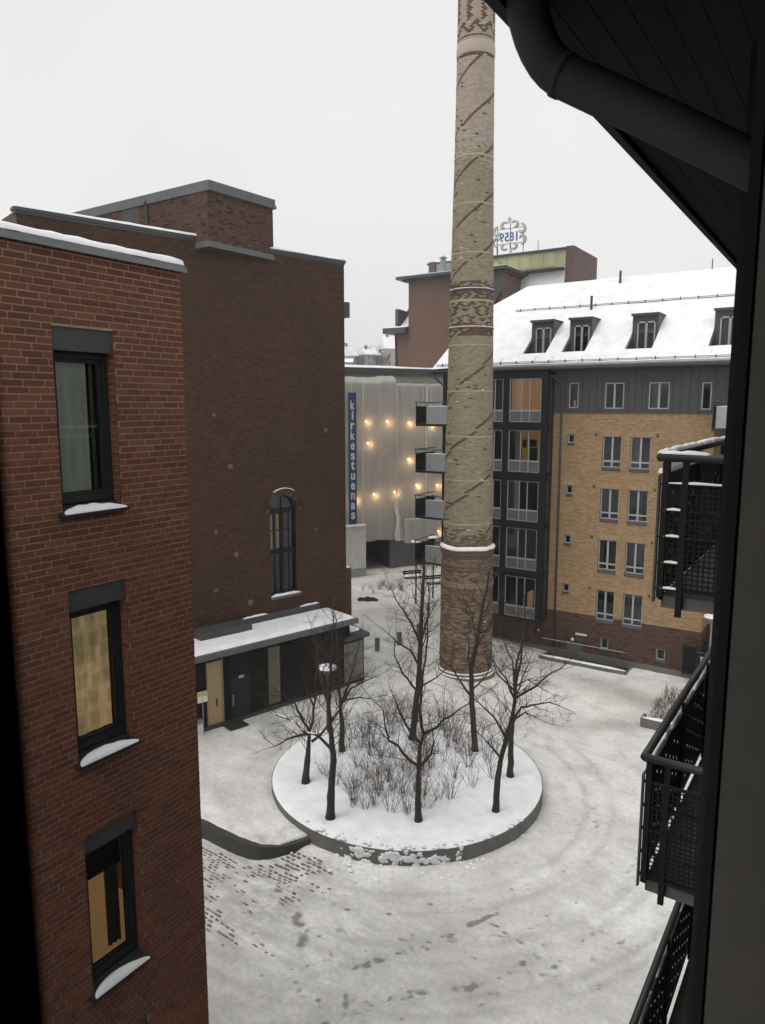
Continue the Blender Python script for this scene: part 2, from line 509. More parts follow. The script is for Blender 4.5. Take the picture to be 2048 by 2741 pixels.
def lay_bricks(rects, O, U, N, mat, parent, name='brick', proud=0.01, singles=300, focus=None, back=0.012, keep=None):
    """lay the rectangles as bricks; the ones that show largest become single objects, the rest one joined part"""
    O, U, N = V3(O), V3(U), V3(N)
    A = np.array([r[:4] for r in rects]); full = np.array([r[4] for r in rects])
    cen = O + np.outer((A[:, 0] + A[:, 1]) / 2, U) + np.outer((A[:, 2] + A[:, 3]) / 2, UP)
    single = np.zeros(len(A), bool)
    if singles:
        d = np.linalg.norm(cen - V3(focus if focus is not None else CAM), axis=1)
        d[~full] = 1e9
        if keep is not None:
            d[~keep(A)] = 1e9
        idx = np.argsort(d)[:singles]
        single[idx[d[idx] < 1e8]] = True
        if single.any():
            lu = np.median(A[single, 1] - A[single, 0]); lz = np.median(A[single, 3] - A[single, 2])
            mb = MB()
            mb.v = [tuple(U * a + UP * c + N * b) for b in (-back, proud) for c in (-lz / 2, lz / 2) for a in (-lu / 2, lu / 2)]
            mb.f = [tuple(x) for x in BF]
            if np.dot(np.cross(U, UP), N) < 0:
                mb.f = [f[::-1] for f in mb.f]
            me = bpy.data.meshes.new(name); me.from_pydata(mb.v, [], mb.f)
            me.materials.append(M[mat]); me.update()
            for i in np.nonzero(single)[0]:
                o = bpy.data.objects.new(name, me)
                o.location = cen[i] + N * rng.uniform(-0.002, 0.002)
                link(o, parent)
    B = A[~single]
    n = len(B)
    pr = proud + rng.uniform(-0.002, 0.002, n)
    Vv = np.zeros((n, 8, 3))
    k = 0
    for dep in (None, pr):
        for zz in (2, 3):
            for uu in (0, 1):
                dd = np.full(n, -back) if dep is None else dep
                Vv[:, k] = O + np.outer(B[:, uu], U) + np.outer(B[:, zz], UP) + np.outer(dd, N)
                k += 1
    bf = BF if np.dot(np.cross(U, UP), N) > 0 else BF[:, ::-1]
    Ff = (np.arange(n)[:, None, None] * 8 + bf[None]).reshape(-1, 4)
    rnd = np.repeat(rng.random(n), 5)
    o = np_mesh(name + 'work', Vv.reshape(-1, 3), Ff, mat, parent, face_rnd=rnd)
    o['kind'] = 'stuff'
    return o

def wall_sheet(P, u0, u1, z0, z1, holes, depth, name, mat, parent):
    """wall face with openings and their reveals; P(u, z, d) gives the point d in front of the face"""
    m = MB()
    m.holed(lambda a, b: P(a, b, 0), [u0, u1], [z0, z1], holes)
    for h in holes:
        a, b, c, d = h[:4]
        m.quad(P(a, c, 0), P(a, d, 0), P(a, d, -depth), P(a, c, -depth))
        m.quad(P(b, c, 0), P(b, c, -depth), P(b, d, -depth), P(b, d, 0))
        m.quad(P(a, c, 0), P(a, c, -depth), P(b, c, -depth), P(b, c, 0))
        m.quad(P(a, d, 0), P(b, d, 0), P(b, d, -depth), P(a, d, -depth))
    return m.build(name, mat, parent)

def pbox(m, P, u0, u1, z0, z1, d0, d1):
    """box in wall coordinates"""
    o = V3(P(u0, z0, d0))
    return m.obox(o, V3(P(u1, z0, d0)) - o, V3(P(u0, z1, d0)) - o, V3(P(u0, z0, d1)) - o)

def vnoise(x, y, seed=0):
    """value noise on arrays"""
    xi = np.floor(x).astype(np.int64); yi = np.floor(y).astype(np.int64)
    xf = x - xi; yf = y - yi
    xf = xf * xf * (3 - 2 * xf); yf = yf * yf * (3 - 2 * yf)
    def h(a, b):
        n = (a * 374761393 + b * 668265263 + seed * 1442695041) & 0x7fffffff
        n = ((n ^ (n >> 13)) * 1274126177) & 0x7fffffff
        return ((n ^ (n >> 16)) & 0xffff) / 65535.0
    return (h(xi, yi) * (1 - xf) + h(xi + 1, yi) * xf) * (1 - yf) + (h(xi, yi + 1) * (1 - xf) + h(xi + 1, yi + 1) * xf) * yf

def fbm(x, y, oct=4, seed=0):
    a = 0; s = 0.5
    for i in range(oct):
        a = a + s * vnoise(x * 2 ** i, y * 2 ** i, seed + i); s *= 0.5
    return a

def sstep(a, b, x):
    t = np.clip((x - a) / (b - a), 0, 1)
    return t * t * (3 - 2 * t)

def snow_strip(a, b, wdt, h, up=(0, 0, 1), side=(1, 0, 0), n=14, taper=True, seed=0, name='snow', parent=None):
    """a lumpy ridge of snow lying from a to b"""
    a, b, up, side = V3(a), V3(b), V3(up), V3(side)
    rg = random.Random(seed)
    m = MB(); k = 6
    for i in range(n + 1):
        t = i / n
        e = min(1, 6 * t, 6 * (1 - t)) if taper else 1
        vr = 0.45 if n < 30 else 0.16
        hh = h * (1 - 0.5 * vr + vr * rg.random()) * (0.15 + 0.85 * e); ww = wdt * (0.9 + 0.15 * rg.random()) * (0.6 + 0.4 * e)
        for j in range(k + 1):
            q = math.pi * j / k
            m.v.append(tuple(a + (b - a) * t + side * (-math.cos(q) * ww / 2) + up * (math.sin(q) ** 0.7 * hh)))
    for i in range(n):
        for j in range(k):
            p = i * (k + 1) + j
            m.f.append((p, p + k + 1, p + k + 2, p + 1))
    m.f.append(tuple(range(k + 1))); m.f.append(tuple(n * (k + 1) + j for j in range(k, -1, -1)))
    return m.build(name, 'snow', parent, smooth=True)

# ------------------------------------------------------------------ ground
PC = V3((-13.56, 22.36, 0)); PR = 5.1          # the round planter
RET = [(-24.0, 15.6), (-20.5, 15.95), (-17.9, 16.08), (-16.2, 16.0), (-15.3, 16.08), (-14.75, 16.4), (-14.3, 17.3)]
rx = np.array([p[0] for p in RET]); ry = np.array([p[1] for p in RET])

def ground_h(x, y):
    x = np.asarray(x, float); y = np.asarray(y, float)
    up = np.where(x < -14.3, sstep(-0.06, 0.06, y - np.interp(x, rx, ry)), 0)
    # the raised side runs out behind the planter
    right = sstep(-18.5, -13.5, x)
    up = np.where(y > 20.0, 1 - right, up)
    up = np.where((y <= 20.0) & (x < -14.3), up, up)
    low = -0.26 * np.exp(-((y - 15.7) / 0.9) ** 2) * sstep(-12.5, -15, x) * (y < np.interp(x, rx, ry))
    return 0.24 * up + low

gx = np.concatenate([np.arange(-46, -20, 0.16), np.arange(-20, -1, 0.065), np.arange(-1, 9.01, 0.25)]); gy = np.concatenate([np.arange(-4, 9, 0.25), np.arange(9, 30, 0.065), np.arange(30, 66.01, 0.16)])
X, Y = np.meshgrid(gx, gy, indexing='ij')
H = ground_h(X, Y)
lump = fbm(X * 0.9, Y * 0.9, 5, 3) - 0.5
fine = fbm(X * 3.1, Y * 3.1, 4, 9) - 0.5
dpl = np.hypot(X - PC[0], Y - PC[1])
back = sstep(33, 42, Y) * sstep(-17, -22, X)
H = H + 0.06 * lump + 0.02 * (fbm(X * 7.5, Y * 7.5, 2, 15) - 0.5) * np.clip(fbm(X * 0.5, Y * 0.5, 3, 16) * 2.4 - 0.7, 0, 1) + 0.05 * fine * (0.4 + 1.4 * np.clip(fbm(X * 0.3, Y * 0.3, 3, 21) * 2 - 0.6, 0, 1)) + 0.22 * back * np.clip(fbm(X * 0.8, Y * 0.8, 4, 5) - 0.42, 0, 1)
# snow thrown up against the planter
H += 0.12 * np.exp(-((dpl - 5.45) / 0.35) ** 2) * np.clip(fbm(X * 1.6, Y * 1.6, 3, 31) * 2 - 0.55, 0, 1)
# wheel ruts
wear = np.zeros_like(X)
def rut(pts, wd, amt, dep):
    global H, wear
    for (ax, ay), (bx, by) in zip(pts[:-1], pts[1:]):
        dx, dy = bx - ax, by - ay; L = math.hypot(dx, dy)
        t = np.clip(((X - ax) * dx + (Y - ay) * dy) / L ** 2, 0, 1)
        d = np.hypot(X - ax - t * dx, Y - ay - t * dy)
        k = np.exp(-(d / wd) ** 2)
        br = np.clip(fbm(X * 1.7, Y * 1.7, 3, 41) * 2.6 - 0.7, 0.1, 1) * np.clip(fbm(X * 7, Y * 7, 2, 43) * 3.2 - 0.85, 0.1, 1.2)
        H -= dep * k; wear = np.maximum(wear, amt * k * br)
rut([(-11.2, 12.1), (-10.3, 13.15), (-9.64, 14.0), (-8.87, 15.2), (-8.3, 16.3), (-7.6, 17.8)], 0.095, 3.0, 0.025)
rut([(-9.9, 11.2), (-9.36, 12.03), (-8.62, 13.2), (-8.11, 13.9), (-7.2, 14.6), (-6.4, 15.9), (-5.8, 17.4)], 0.115, 3.2, 0.025)
rut([(-13.6, 15.0), (-12.6, 14.5), (-11.9, 14.1), (-11.2, 13.3), (-10.4, 12.4)], 0.2, 1.9, 0.015)
rut([(-8.0, 17.2), (-7.3, 17.1), (-6.7, 16.9)], 0.05, 2.4, 0.01)
rut([(-9.3, 12.6), (-9.9, 13.4), (-10.9, 13.9)], 0.07, 2.3, 0.01)
rut([(-6.9, 13.9), (-6.2, 15.2), (-5.6, 16.4), (-5.2, 18.0)], 0.08, 2.2, 0.01)
def arc(r0, a0, a1, wd, amt, dep, drift=0.0):
    n_ = 14
    rut([(PC[0] + (r0 + drift * q / n_) * math.cos(R(a0 + (a1 - a0) * q / n_)), PC[1] + (r0 + drift * q / n_) * math.sin(R(a0 + (a1 - a0) * q / n_))) for q in range(n_ + 1)], wd, amt, dep)
arc(6.6, -95, 35, 0.12, 1.0, 0.03, 0.6)
arc(8.0, -100, 40, 0.13, 1.0, 0.035, 0.9)
arc(7.3, -80, 30, 0.1, 0.9, 0.02, -0.4)
arc(9.3, -75, 30, 0.14, 0.95, 0.03, 0.3)
arc(10.6, -80, 0, 0.13, 1.0, 0.03, -0.9)
arc(6.4, 40, 120, 0.2, 0.9, 0.02, 0.8)
rut([(-5.5, 22.0), (-4.6, 17.0), (-4.0, 12.0)], 0.7, 0.42, 0.01)
rut([(-20.5, 21.5), (-18.8, 20.0), (-17.6, 17.6)], 0.7, 0.45, 0.01)
rut([(-19.0, 25.5), (-15.5, 28.0), (-11.0, 29.6), (-6.5, 30.5)], 0.9, 0.4, 0.01)
rut([(-10.5, 36.5), (-8.0, 35.8), (-6.5, 35.5)], 0.9, 0.6, 0.01)
rut([(-9.0, 28.5), (-6.0, 24.0), (-4.4, 19.0)], 1.0, 0.42, 0.01)
for cx_, cy_, r_, a_ in ((-11.3, 15.4, 0.1, 1.5), (-10.2, 15.9, 0.1, 1.6), (-9.4, 16.9, 0.11, 1.3), (-12.1, 14.2, 0.2, 1.2), (-11.3, 14.1, 0.08, 1.2), (-8.6, 15.3, 0.1, 1.0), (-5.9, 19.3, 0.08, 1.1), (-6.7, 20.5, 0.1, 1.0), (-6.6, 16.9, 0.1, 1.1), (-11.9, 12.9, 0.09, 1.2), (-10.9, 13.1, 0.07, 1.3), (-10.0, 12.4, 0.1, 1.2), (-8.0, 13.0, 0.06, 1.2), (-7.4, 15.7, 0.07, 1.1), (-12.9, 13.2, 0.1, 0.9)):
    ir = r_ * (0.55 + 0.9 * fbm(X * 5 + cx_, Y * 5, 2, 45))
    wear = np.maximum(wear, a_ * np.exp(-(np.hypot(X - cx_, (Y - cy_) * 1.2) / ir) ** 4))
for k in range(260):   # small bits of dirt and trampled spots
    cx_, cy_ = random.uniform(-14, -3.5), random.uniform(11.5, 26)
    if math.hypot(cx_ - PC[0], cy_ - PC[1]) < 5.6: continue
    i0, i1 = np.searchsorted(gx, (cx_ - 0.3, cx_ + 0.3)); j0, j1 = np.searchsorted(gy, (cy_ - 0.3, cy_ + 0.3))
    sl = (slice(i0, i1), slice(j0, j1)); r_ = random.uniform(0.03, 0.075)
    wear[sl] = np.maximum(wear[sl], random.uniform(0.5, 1.2) * np.exp(-((X[sl] - cx_) ** 2 + ((Y[sl] - cy_) * random.uniform(0.8, 1.6)) ** 2) / r_ ** 2))
# paving that is only half covered, down in the corner by the retaining wall
PAV = sstep(-10.6, -13.4, X) * sstep(11.6, 13.0, Y) * (Y < np.interp(X, rx, ry)) * (dpl > 5.3)
# the sunken area in front of the basement door is open
hole = (X > -14.25) & (X < -9.75) & (Y > 38.78) & (Y < 40.2)
Vg = np.stack([X, Y, H], -1).reshape(-1, 3)
ni, nj = X.shape
I = np.arange(ni * nj).reshape(ni, nj)
Fg = np.stack([I[:-1, :-1], I[1:, :-1], I[1:, 1:], I[:-1, 1:]], -1)
keepf = ~(hole[:-1, :-1] | hole[1:, :-1] | hole[1:, 1:] | hole[:-1, 1:])
inside = (dpl < 4.9)
keepf &= ~(inside[:-1, :-1] & inside[1:, 1:])
# let the paving show: thin the snow there
snow_t = fbm(X * 0.8, Y * 0.8, 4, 61) + 0.3 * (fbm(X * 3, Y * 3, 2, 66) - 0.5)
thin = PAV * sstep(0.60, 0.40, snow_t)
H2 = H - 0.05 * thin
Vg[:, 2] = H2.ravel()
traffic = sstep(20.5, 15.5, Y) * sstep(-17, -12, X) * 0.95
traffic = np.maximum(traffic, 0.8 * np.exp(-((dpl - 8.3) / 1.6) ** 2) * (X > -13) * sstep(34, 26, Y))
traffic = np.maximum(traffic, 0.75 * sstep(26, 29, Y) * sstep(34, 30, Y) * sstep(-20, -17, X))
traffic = np.maximum(traffic, 0.75 * sstep(-16.5, -18, X) * sstep(26, 22, Y) * sstep(16.3, 18, Y))
traffic = np.maximum(traffic, 0.5 * np.exp(-((Y - (49.5 + (X + 30) * 1.1)) / 1.6) ** 2) * (X < -22))
track = np.zeros_like(X)
traffic *= 0.7
def band(pts, wd, amt):
    best = np.full_like(X, 1e9)
    for (ax, ay), (bx, by) in zip(pts[:-1], pts[1:]):
        dx, dy = bx - ax, by - ay
        t = np.clip(((X - ax) * dx + (Y - ay) * dy) / (dx * dx + dy * dy), 0, 1)
        best = np.minimum(best, np.hypot(X - ax - t * dx, Y - ay - t * dy))
    k = np.exp(-(best / wd) ** 2) * np.clip(0.3 + 1.5 * (fbm(X * 0.9, Y * 0.9, 3, 95) - 0.25), 0, 1)
    track[:] = np.maximum(track, amt * k)
def sweep(r0, a0, a1, dr): return [(PC[0] + (r0 + dr * q / 12) * math.cos(R(a0 + (a1 - a0) * q / 12)), PC[1] + (r0 + dr * q / 12) * math.sin(R(a0 + (a1 - a0) * q / 12))) for q in range(13)]
band(sweep(6.3, -120, 60, 0.5), 0.13, 0.75); band(sweep(7.0, -115, 60, 0.8), 0.14, 0.8); band(sweep(8.2, -110, 50, 1.2), 0.16, 0.85); band(sweep(8.9, -105, 50, 0.9), 0.13, 0.8); band(sweep(10.1, -100, 35, 0.6), 0.16, 0.8); band(sweep(10.8, -100, 30, 0.1), 0.15, 0.8)
band([(-9.9, 11.2), (-8.6, 13.2), (-7.2, 14.8), (-6.0, 16.6)], 0.4, 0.9); band([(-11.4, 12.0), (-9.6, 14.1), (-8.3, 16.4)], 0.35, 0.9)
band([(-11.5, 36.8), (-9.0, 36.0), (-7.2, 35.6)], 0.9, 1.3); band([(-20.5, 27.5), (-16.0, 28.6), (-11.0, 30.5), (-6.5, 33)], 0.7, 1.2); band([(-21.0, 23.2), (-19.2, 22.4), (-18.4, 20.5)], 0.8, 1.2); band([(-19.8, 18.0), (-17.2, 17.2)], 0.5, 1.0)
band([(-25, 44), (-23, 39.5), (-20.5, 34.5), (-18.5, 30)], 0.6, 0.7)
traffic = np.maximum(traffic, 0.95 * PAV)
track *= sstep(5.2, 5.7, dpl)
traffic *= sstep(5.2, 5.8, dpl)
traffic *= np.clip(0.5 + 1.6 * (fbm(X * 0.3, Y * 0.3, 3, 91) - 0.25), 0, 1.15)
ground = np_mesh('ground', Vg, Fg[keepf].reshape(-1, 4), 'ground', smooth=True, vert_attr=(('wear', wear.ravel()), ('traffic', traffic.ravel()), ('track', np.minimum(track, 0.95).ravel())))
ground['kind'] = 'structure'
# the land runs on to the horizon under the buildings
m = MB()
for (a, b, c, d) in ((-600, -46, -200, 700), (9, 200, -200, 700), (-46, 9, -200, -4), (-46, 9, 66, 700)):
    m.quad((a, c, -0.02), (b, c, -0.02), (b, d, -0.02), (a, d, -0.02))
land = m.build('ground', 'snow'); land['kind'] = 'structure'

# pavers: rows of 0.2 x 0.1 m blocks that poke through where the snow is thin
pv = []
rowdir = V3((0.997, -0.08, 0)); across = V3((0.08, 0.997, 0))
for r in range(-60, 45):
    for c in range(-30, 34):
        p = V3((-14.8, 14.6, 0)) + rowdir * (c * 0.225 + (0.11 if r % 2 else 0)) + across * (r * 0.135)
        if p[0] < -18.5 or p[0] > -10.6 or p[1] < 11.6:
            continue
        if p[1] > np.interp(p[0], rx, ry) - 0.35 or math.hypot(p[0] - PC[0], p[1] - PC[1]) < 5.5:
            continue
        i = int(np.searchsorted(gx, p[0])); j = int(np.searchsorted(gy, p[1]))
        if random.random() < thin[i, j] * 0.85 - 0.1:
            pv.append((p[0], p[1], float(H[i, j]) - 0.046 + random.uniform(-0.012, 0.012) + 0.012 * float(thin[i, j])))
pv.sort(key=lambda p: (p[0] ** 2 + p[1] ** 2))
m = MB()
m.obox(-rowdir * 0.1 - across * 0.032 - UP * 0.06, rowdir * 0.2, across * 0.064, UP * 0.06)
pme = bpy.data.meshes.new('paver'); pme.from_pydata(m.v, [], m.f); pme.materials.append(M['paver']); pme.update()
for p in pv[:300]:
    o = bpy.data.objects.new('paver', pme); o.location = p; o.scale = (random.uniform(0.55, 1.05), random.uniform(0.7, 1.15), 1); link(o, ground)
m = MB()
for p in pv[300:]:
    q = random.uniform(0.5, 1.05)
    m.obox(V3(p) - rowdir * 0.1 * q - across * 0.032 - UP * 0.06, rowdir * 0.2 * q, across * 0.064, UP * 0.06)
if m.v:
    o = m.build('paving', 'paver', ground); o['kind'] = 'stuff'

# retaining wall between the two levels
rw = thing('retaining_wall', 'low dark concrete retaining wall curving into the round planter', 'wall', (-16.5, 16.0, -0.2))
tt = np.linspace(0, 1, 60)
cum = np.concatenate([[0], np.cumsum(np.hypot(np.diff(rx), np.diff(ry)))]); cum /= cum[-1]
ker = np.ones(9) / 9
sx_ = np.interp(tt, cum, rx); sy_ = np.interp(tt, cum, ry)
sx_[4:-4] = np.convolve(sx_, ker, 'valid'); sy_[4:-4] = np.convolve(sy_, ker, 'valid')
m = MB()
for i in range(60):
    a = V3((sx_[i], sy_[i], 0)); d = V3((sx_[min(i + 1, 59)] - sx_[max(i - 1, 0)], sy_[min(i + 1, 59)] - sy_[max(i - 1, 0)], 0)); d /= np.linalg.norm(d)
    nn_ = V3((d[1], -d[0], 0))
    for off, z in ((0.2, -0.5), (0.17, 0.2), (-0.12, 0.22), (-0.12, -0.5)):
        m.v.append(tuple(a + nn_ * off + UP * z))
    if i:
        k = 4 * i
        for q in range(3): m.f.append((k - 4 + q, k + q, k + q + 1, k - 3 + q))
m.build('wall', 'wet_concrete', rw)
# ------------------------------------------------------------------ red brick building beside the window
RX, RCY, RTOP = -7.3, 6.515, 15.98
rb = thing('brick_building', 'new red brick apartment block with tall narrow windows and snow on its parapet', 'building', (RX - 3, 3, 0))
def PR_(u, z, d): return (RX + d, u, z)
wins = [(4.711, 5.475, 13.115, 15.15), (4.711, 5.475, 10.18, 12.245), (4.711, 5.475, 7.19, 9.28), (4.711, 5.475, 4.25, 6.34), (4.711, 5.475, 1.35, 3.4)]
wall_sheet(PR_, -3.0, RCY, 0, RTOP, wins, 0.24, 'wall', 'red_mortar', rb)
m = MB()
m.quad((RX, RCY, 0), (RX - 9, RCY, 0), (RX - 9, RCY, RTOP), (RX, RCY, RTOP))
m.quad((RX, -3, 0), (RX, -3, RTOP), (RX - 9, -3, RTOP), (RX - 9, -3, 0))
m.quad((RX - 9, -3, 0), (RX - 9, -3, RTOP), (RX - 9, RCY, RTOP), (RX - 9, RCY, 0))
m.quad((RX, -3, RTOP - 0.3), (RX, RCY, RTOP - 0.3), (RX - 9, RCY, RTOP - 0.3), (RX - 9, -3, RTOP - 0.3))
m.build('wall', 'red_mortar', rb)
rects = brick_rects(2.2, RCY, 4.0, RTOP, wins, j=0.015)
lay_bricks(rects, (RX, 0, 0), (0, 1, 0), (1, 0, 0), 'red_brick', rb, proud=0.004, focus=(0, 5.0, 12.0), keep=lambda A: (A[:, 0] > 4.3) & (A[:, 2] > 9.6))
# bricks of the reveals (right-hand jamb faces the camera)
for wv in wins[:3]:
    rr = brick_rects(RX - 0.235, RX, wv[2] - 0.02, wv[3], [], bl=0.24)
    lay_bricks(rr, (0, wv[1], 0), (1, 0, 0), (0, -1, 0), 'red_brick', rb, proud=0.006, singles=0)
m = MB()
m.box(RX - 0.35, RX + 0.05, -3.05, RCY + 0.05, RTOP, RTOP + 0.06)
m.box(RX + 0.05, RX + 0.07, -3.06, RCY + 0.06, RTOP - 0.03, RTOP + 0.035)
cap = m.build('parapet_cap', surf('cap_metal', (0.2, 0.22, 0.215), (0.15, 0.165, 0.16), scale=2, rough=0.55), rb)
snow_strip((RX - 0.13, -2.9, RTOP + 0.058), (RX - 0.13, RCY + 0.03, RTOP + 0.058), 0.38, 0.1, n=60, taper=False, seed=4, parent=cap)

def lace_mat(name, base, warm, es, blocks=True):
    mt, t, b = newmat(name)
    b.inputs['Roughness'].default_value = 0.9
    v = tc(t, (1, 7, 0.8))
    f = noise(t, 2.2, 4, v)
    c = ramp(t, f, [(0.3, tuple(x * 0.72 for x in base)), (0.7, base)])
    if blocks:
        v2 = tc(t, (1, 3.1, 2.3))
        ch = t.nodes.new('ShaderNodeTexVoronoi'); ch.inputs['Scale'].default_value = 1.7; ch.inputs['Randomness'].default_value = 0.45; ch.distance = 'CHEBYCHEV'
        t.links.new(v2, ch.inputs['Vector'])
        n2 = noise(t, 9, 4, tc(t))
        k = ramp(t, ch.outputs['Distance'], [(0.3, (0.36, 0.4, 0.36)), (0.4, (1, 1, 1))])
        c = mixc(t, 0.4, c, k, 'MULTIPLY')
        gr_ = noise(t, 1.1, 3, tc(t, (1, 2.5, 1.4)))
        c = mixc(t, 0.8, c, ramp(t, gr_, [(0.35, (0.55, 0.58, 0.55)), (0.65, (1.25, 1.2, 1.1))]), 'MULTIPLY')
        c = mixc(t, 0.4, c, ramp(t, n2, [(0.3, (0.6, 0.6, 0.6)), (0.7, (1.1, 1.1, 1.1))]), 'MULTIPLY')
    t.links.new(c, b.inputs['Base Color'])
    e = mixc(t, 1.0, c, warm, 'MULTIPLY')
    t.links.new(e, b.inputs['Emission Color'])
    b.inputs['Emission Strength'].default_value = es
    return mt
M['lace_lit'] = lace_mat('lace_lit', (0.56, 0.52, 0.44), (1.0, 0.72, 0.45), 0.75)
M['lace_dim'] = lace_mat('lace_dim', (0.5, 0.52, 0.46), (0.95, 1.0, 0.88), 0.16, False)  # unlit curtain, brightened by a faint glow put into its material
M['room_warm'] = emit('room_warm', (0.45, 0.27, 0.11), 0.34)

def wavy_curtain(P, u0, u1, z0, z1, d, name, mat, parent, amp=0.025, waves=7, seed=0):
    m = MB(); n = waves * 6
    rg = random.Random(seed); ph = rg.random() * 6
    for k, z in enumerate((z0, (z0 + z1) / 2, z1)):
        for i in range(n + 1):
            u = u0 + (u1 - u0) * i / n
            m.v.append(P(u, z, d + amp * math.sin(ph + 2 * math.pi * waves * i / n + 0.3 * k)))
    for k in range(2):
        for i in range(n):
            a = k * (n + 1) + i
            m.f.append((a, a + 1, a + n + 2, a + n + 1))
    return m.build(name, mat, parent, smooth=True)

for k, (a, b, c, d) in enumerate(wins):
    hz = d - 0.25
    f = MB()
    for (u0, u1, z0, z1) in ((a, a + 0.07, c + 0.1, hz), (b - 0.07, b, c + 0.1, hz), (a + 0.07, b - 0.07, c + 0.1, c + 0.17), (a + 0.07, b - 0.07, hz - 0.07, hz)):
        pbox(f, PR_, u0, u1, z0, z1, -0.2, -0.12)
    for (u0, u1, z0, z1) in ((a + 0.07, a + 0.12, c + 0.17, hz - 0.07), (b - 0.12, b - 0.07, c + 0.17, hz - 0.07), (a + 0.12, b - 0.12, c + 0.17, c + 0.22), (a + 0.12, b - 0.12, hz - 0.12, hz - 0.07)):
        pbox(f, PR_, u0, u1, z0, z1, -0.215, -0.15)
    win = f.build('window', 'frame_dark', rb)
    h = MB(); pbox(h, PR_, a + 0.004, b - 0.004, hz, d - 0.004, -0.2, -0.018); h.build('blind_box', 'window_grey', win)
    g = MB(); g.quad(PR_(a + 0.12, c + 0.22, -0.18), PR_(b - 0.12, c + 0.22, -0.18), PR_(b - 0.12, hz - 0.12, -0.18), PR_(a + 0.12, hz - 0.12, -0.18)); g.build('pane', 'glass', win)
    s = MB()
    s.prism([PR_(a - 0.05, c - 0.03, 0.09), PR_(a - 0.05, c + 0.0, 0.09), PR_(a - 0.05, c + 0.1, -0.2), PR_(a - 0.05, c - 0.03, -0.0)], (0, b - a + 0.1, 0))
    sill = s.build('sill', 'frame_dark', win)
    # rounded drift of snow on the sill
    sm = MB(); n = 22
    for i in range(n + 1):
        t = i / n; u = a - 0.02 + (b - a + 0.04) * t
        e = max(0.0, math.sin(math.pi * min(1, t * 1.02))) ** 0.6
        reach = 0.02 + (0.17 if k != 2 else 0.15) * e * (1 - 0.35 * t)
        sm.v += [PR_(u, c + 0.004, 0.088), PR_(u, c + 0.012 + 0.012 * e * (1 + 0.5 * math.sin(u * 23)), 0.085), PR_(u, c + 0.018 + 0.016 * e * (1 + 0.4 * math.sin(u * 31 + k)) + reach * 0.3, 0.085 - reach * 0.7), PR_(u, c + 0.004 + reach * 0.34, 0.085 - reach)]
    for i in range(n):
        for j in range(3):
            p = i * 4 + j
            sm.f.append((p, p + 4, p + 5, p + 1))
    sm.build('snow', 'snow', sill, smooth=True)
    # behind the glass
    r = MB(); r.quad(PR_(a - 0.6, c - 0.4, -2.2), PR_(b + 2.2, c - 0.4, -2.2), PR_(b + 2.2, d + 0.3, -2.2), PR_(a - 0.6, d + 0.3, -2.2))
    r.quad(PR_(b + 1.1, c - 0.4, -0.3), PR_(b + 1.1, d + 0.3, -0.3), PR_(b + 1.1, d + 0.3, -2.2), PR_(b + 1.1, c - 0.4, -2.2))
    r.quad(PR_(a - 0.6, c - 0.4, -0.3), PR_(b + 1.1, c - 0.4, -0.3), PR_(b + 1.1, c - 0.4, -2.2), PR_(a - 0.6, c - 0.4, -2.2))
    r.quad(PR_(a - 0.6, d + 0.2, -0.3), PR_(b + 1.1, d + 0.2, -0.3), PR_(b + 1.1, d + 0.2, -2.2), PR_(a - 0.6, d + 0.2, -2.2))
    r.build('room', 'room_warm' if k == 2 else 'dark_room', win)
    if k == 0:
        wavy_curtain(PR_, a + 0.0, b - 0.2, c + 0.2, hz - 0.08, -0.26, 'curtain', 'lace_dim', win, waves=5, amp=0.015, seed=2)
        q = MB(); pbox(q, PR_, b - 0.165, b - 0.13, c + 0.22, hz - 0.12, -0.26, -0.24); q.build('curtain_edge', 'curtain', win)
    if k == 1:
        wavy_curtain(PR_, a + 0.08, b - 0.1, c + 0.2, hz - 0.08, -0.27, 'curtain', 'lace_lit', win, amp=0.008, waves=3, seed=3)
    if k == 2:
        q = MB(); pbox(q, PR_, a + 0.1, b - 0.1, d - 0.78, hz - 0.1, -0.27, -0.26); q.build('roller_blind', 'own_wall', win)
        q = MB(); pbox(q, PR_, a + 0.2, b + 0.1, c + 0.75, c + 0.79, -2.18, -2.1); pbox(q, PR_, a - 0.2, a - 0.17, c + 0.79, d - 0.2, -2.19, -2.15); q.build('picture_rail', 'brown_mortar', win)
        q = MB(); q.lathe([(0.14, 0.0), (0.06, 0.2)], PR_(a + 0.1, c + 0.55, -0.7), 14); q.build('lamp_shade', 'win_yellow', win)
        wavy_curtain(PR_, b - 0.3, b - 0.1, c + 0.2, d - 0.75, -0.32, 'curtain', 'curtain', win, amp=0.015, waves=3, seed=5)

# ------------------------------------------------------------------ old dark brick building
AZ = R(15.5)
DD = V3((math.sin(AZ), math.cos(AZ), 0)); DN = V3((math.cos(AZ), -math.sin(AZ), 0))
DC = -29.65
def PD(s, z, d): return tuple(DD * s + DN * (DC + d) + UP * z)
ob = thing('old_brick_building', 'old windowless dark brown brick building with one arched window', 'building', PD(16, 0, -6))
S0, S1, DT = 8.3, 23.45, 21.35
WS0, WS1, WZ0, WSP = 18.8, 20.42, 5.05, 9.2
wr = (WS1 - WS0) / 2; wc = (WS0 + WS1) / 2
arch = [(WS0, WS1, WZ0, WSP)]
nst = 8
for i in range(nst):
    z0 = WSP + wr * i / nst; z1 = WSP + wr * (i + 1) / nst
    hw = wr * math.sqrt(max(0, 1 - ((i + 0.5) / nst) ** 2))
    arch.append((wc - hw, wc + hw, z0, z1))
m = MB()
m.holed(lambda a, b: PD(a, b, 0), [S0, S1], [0, DT], arch)
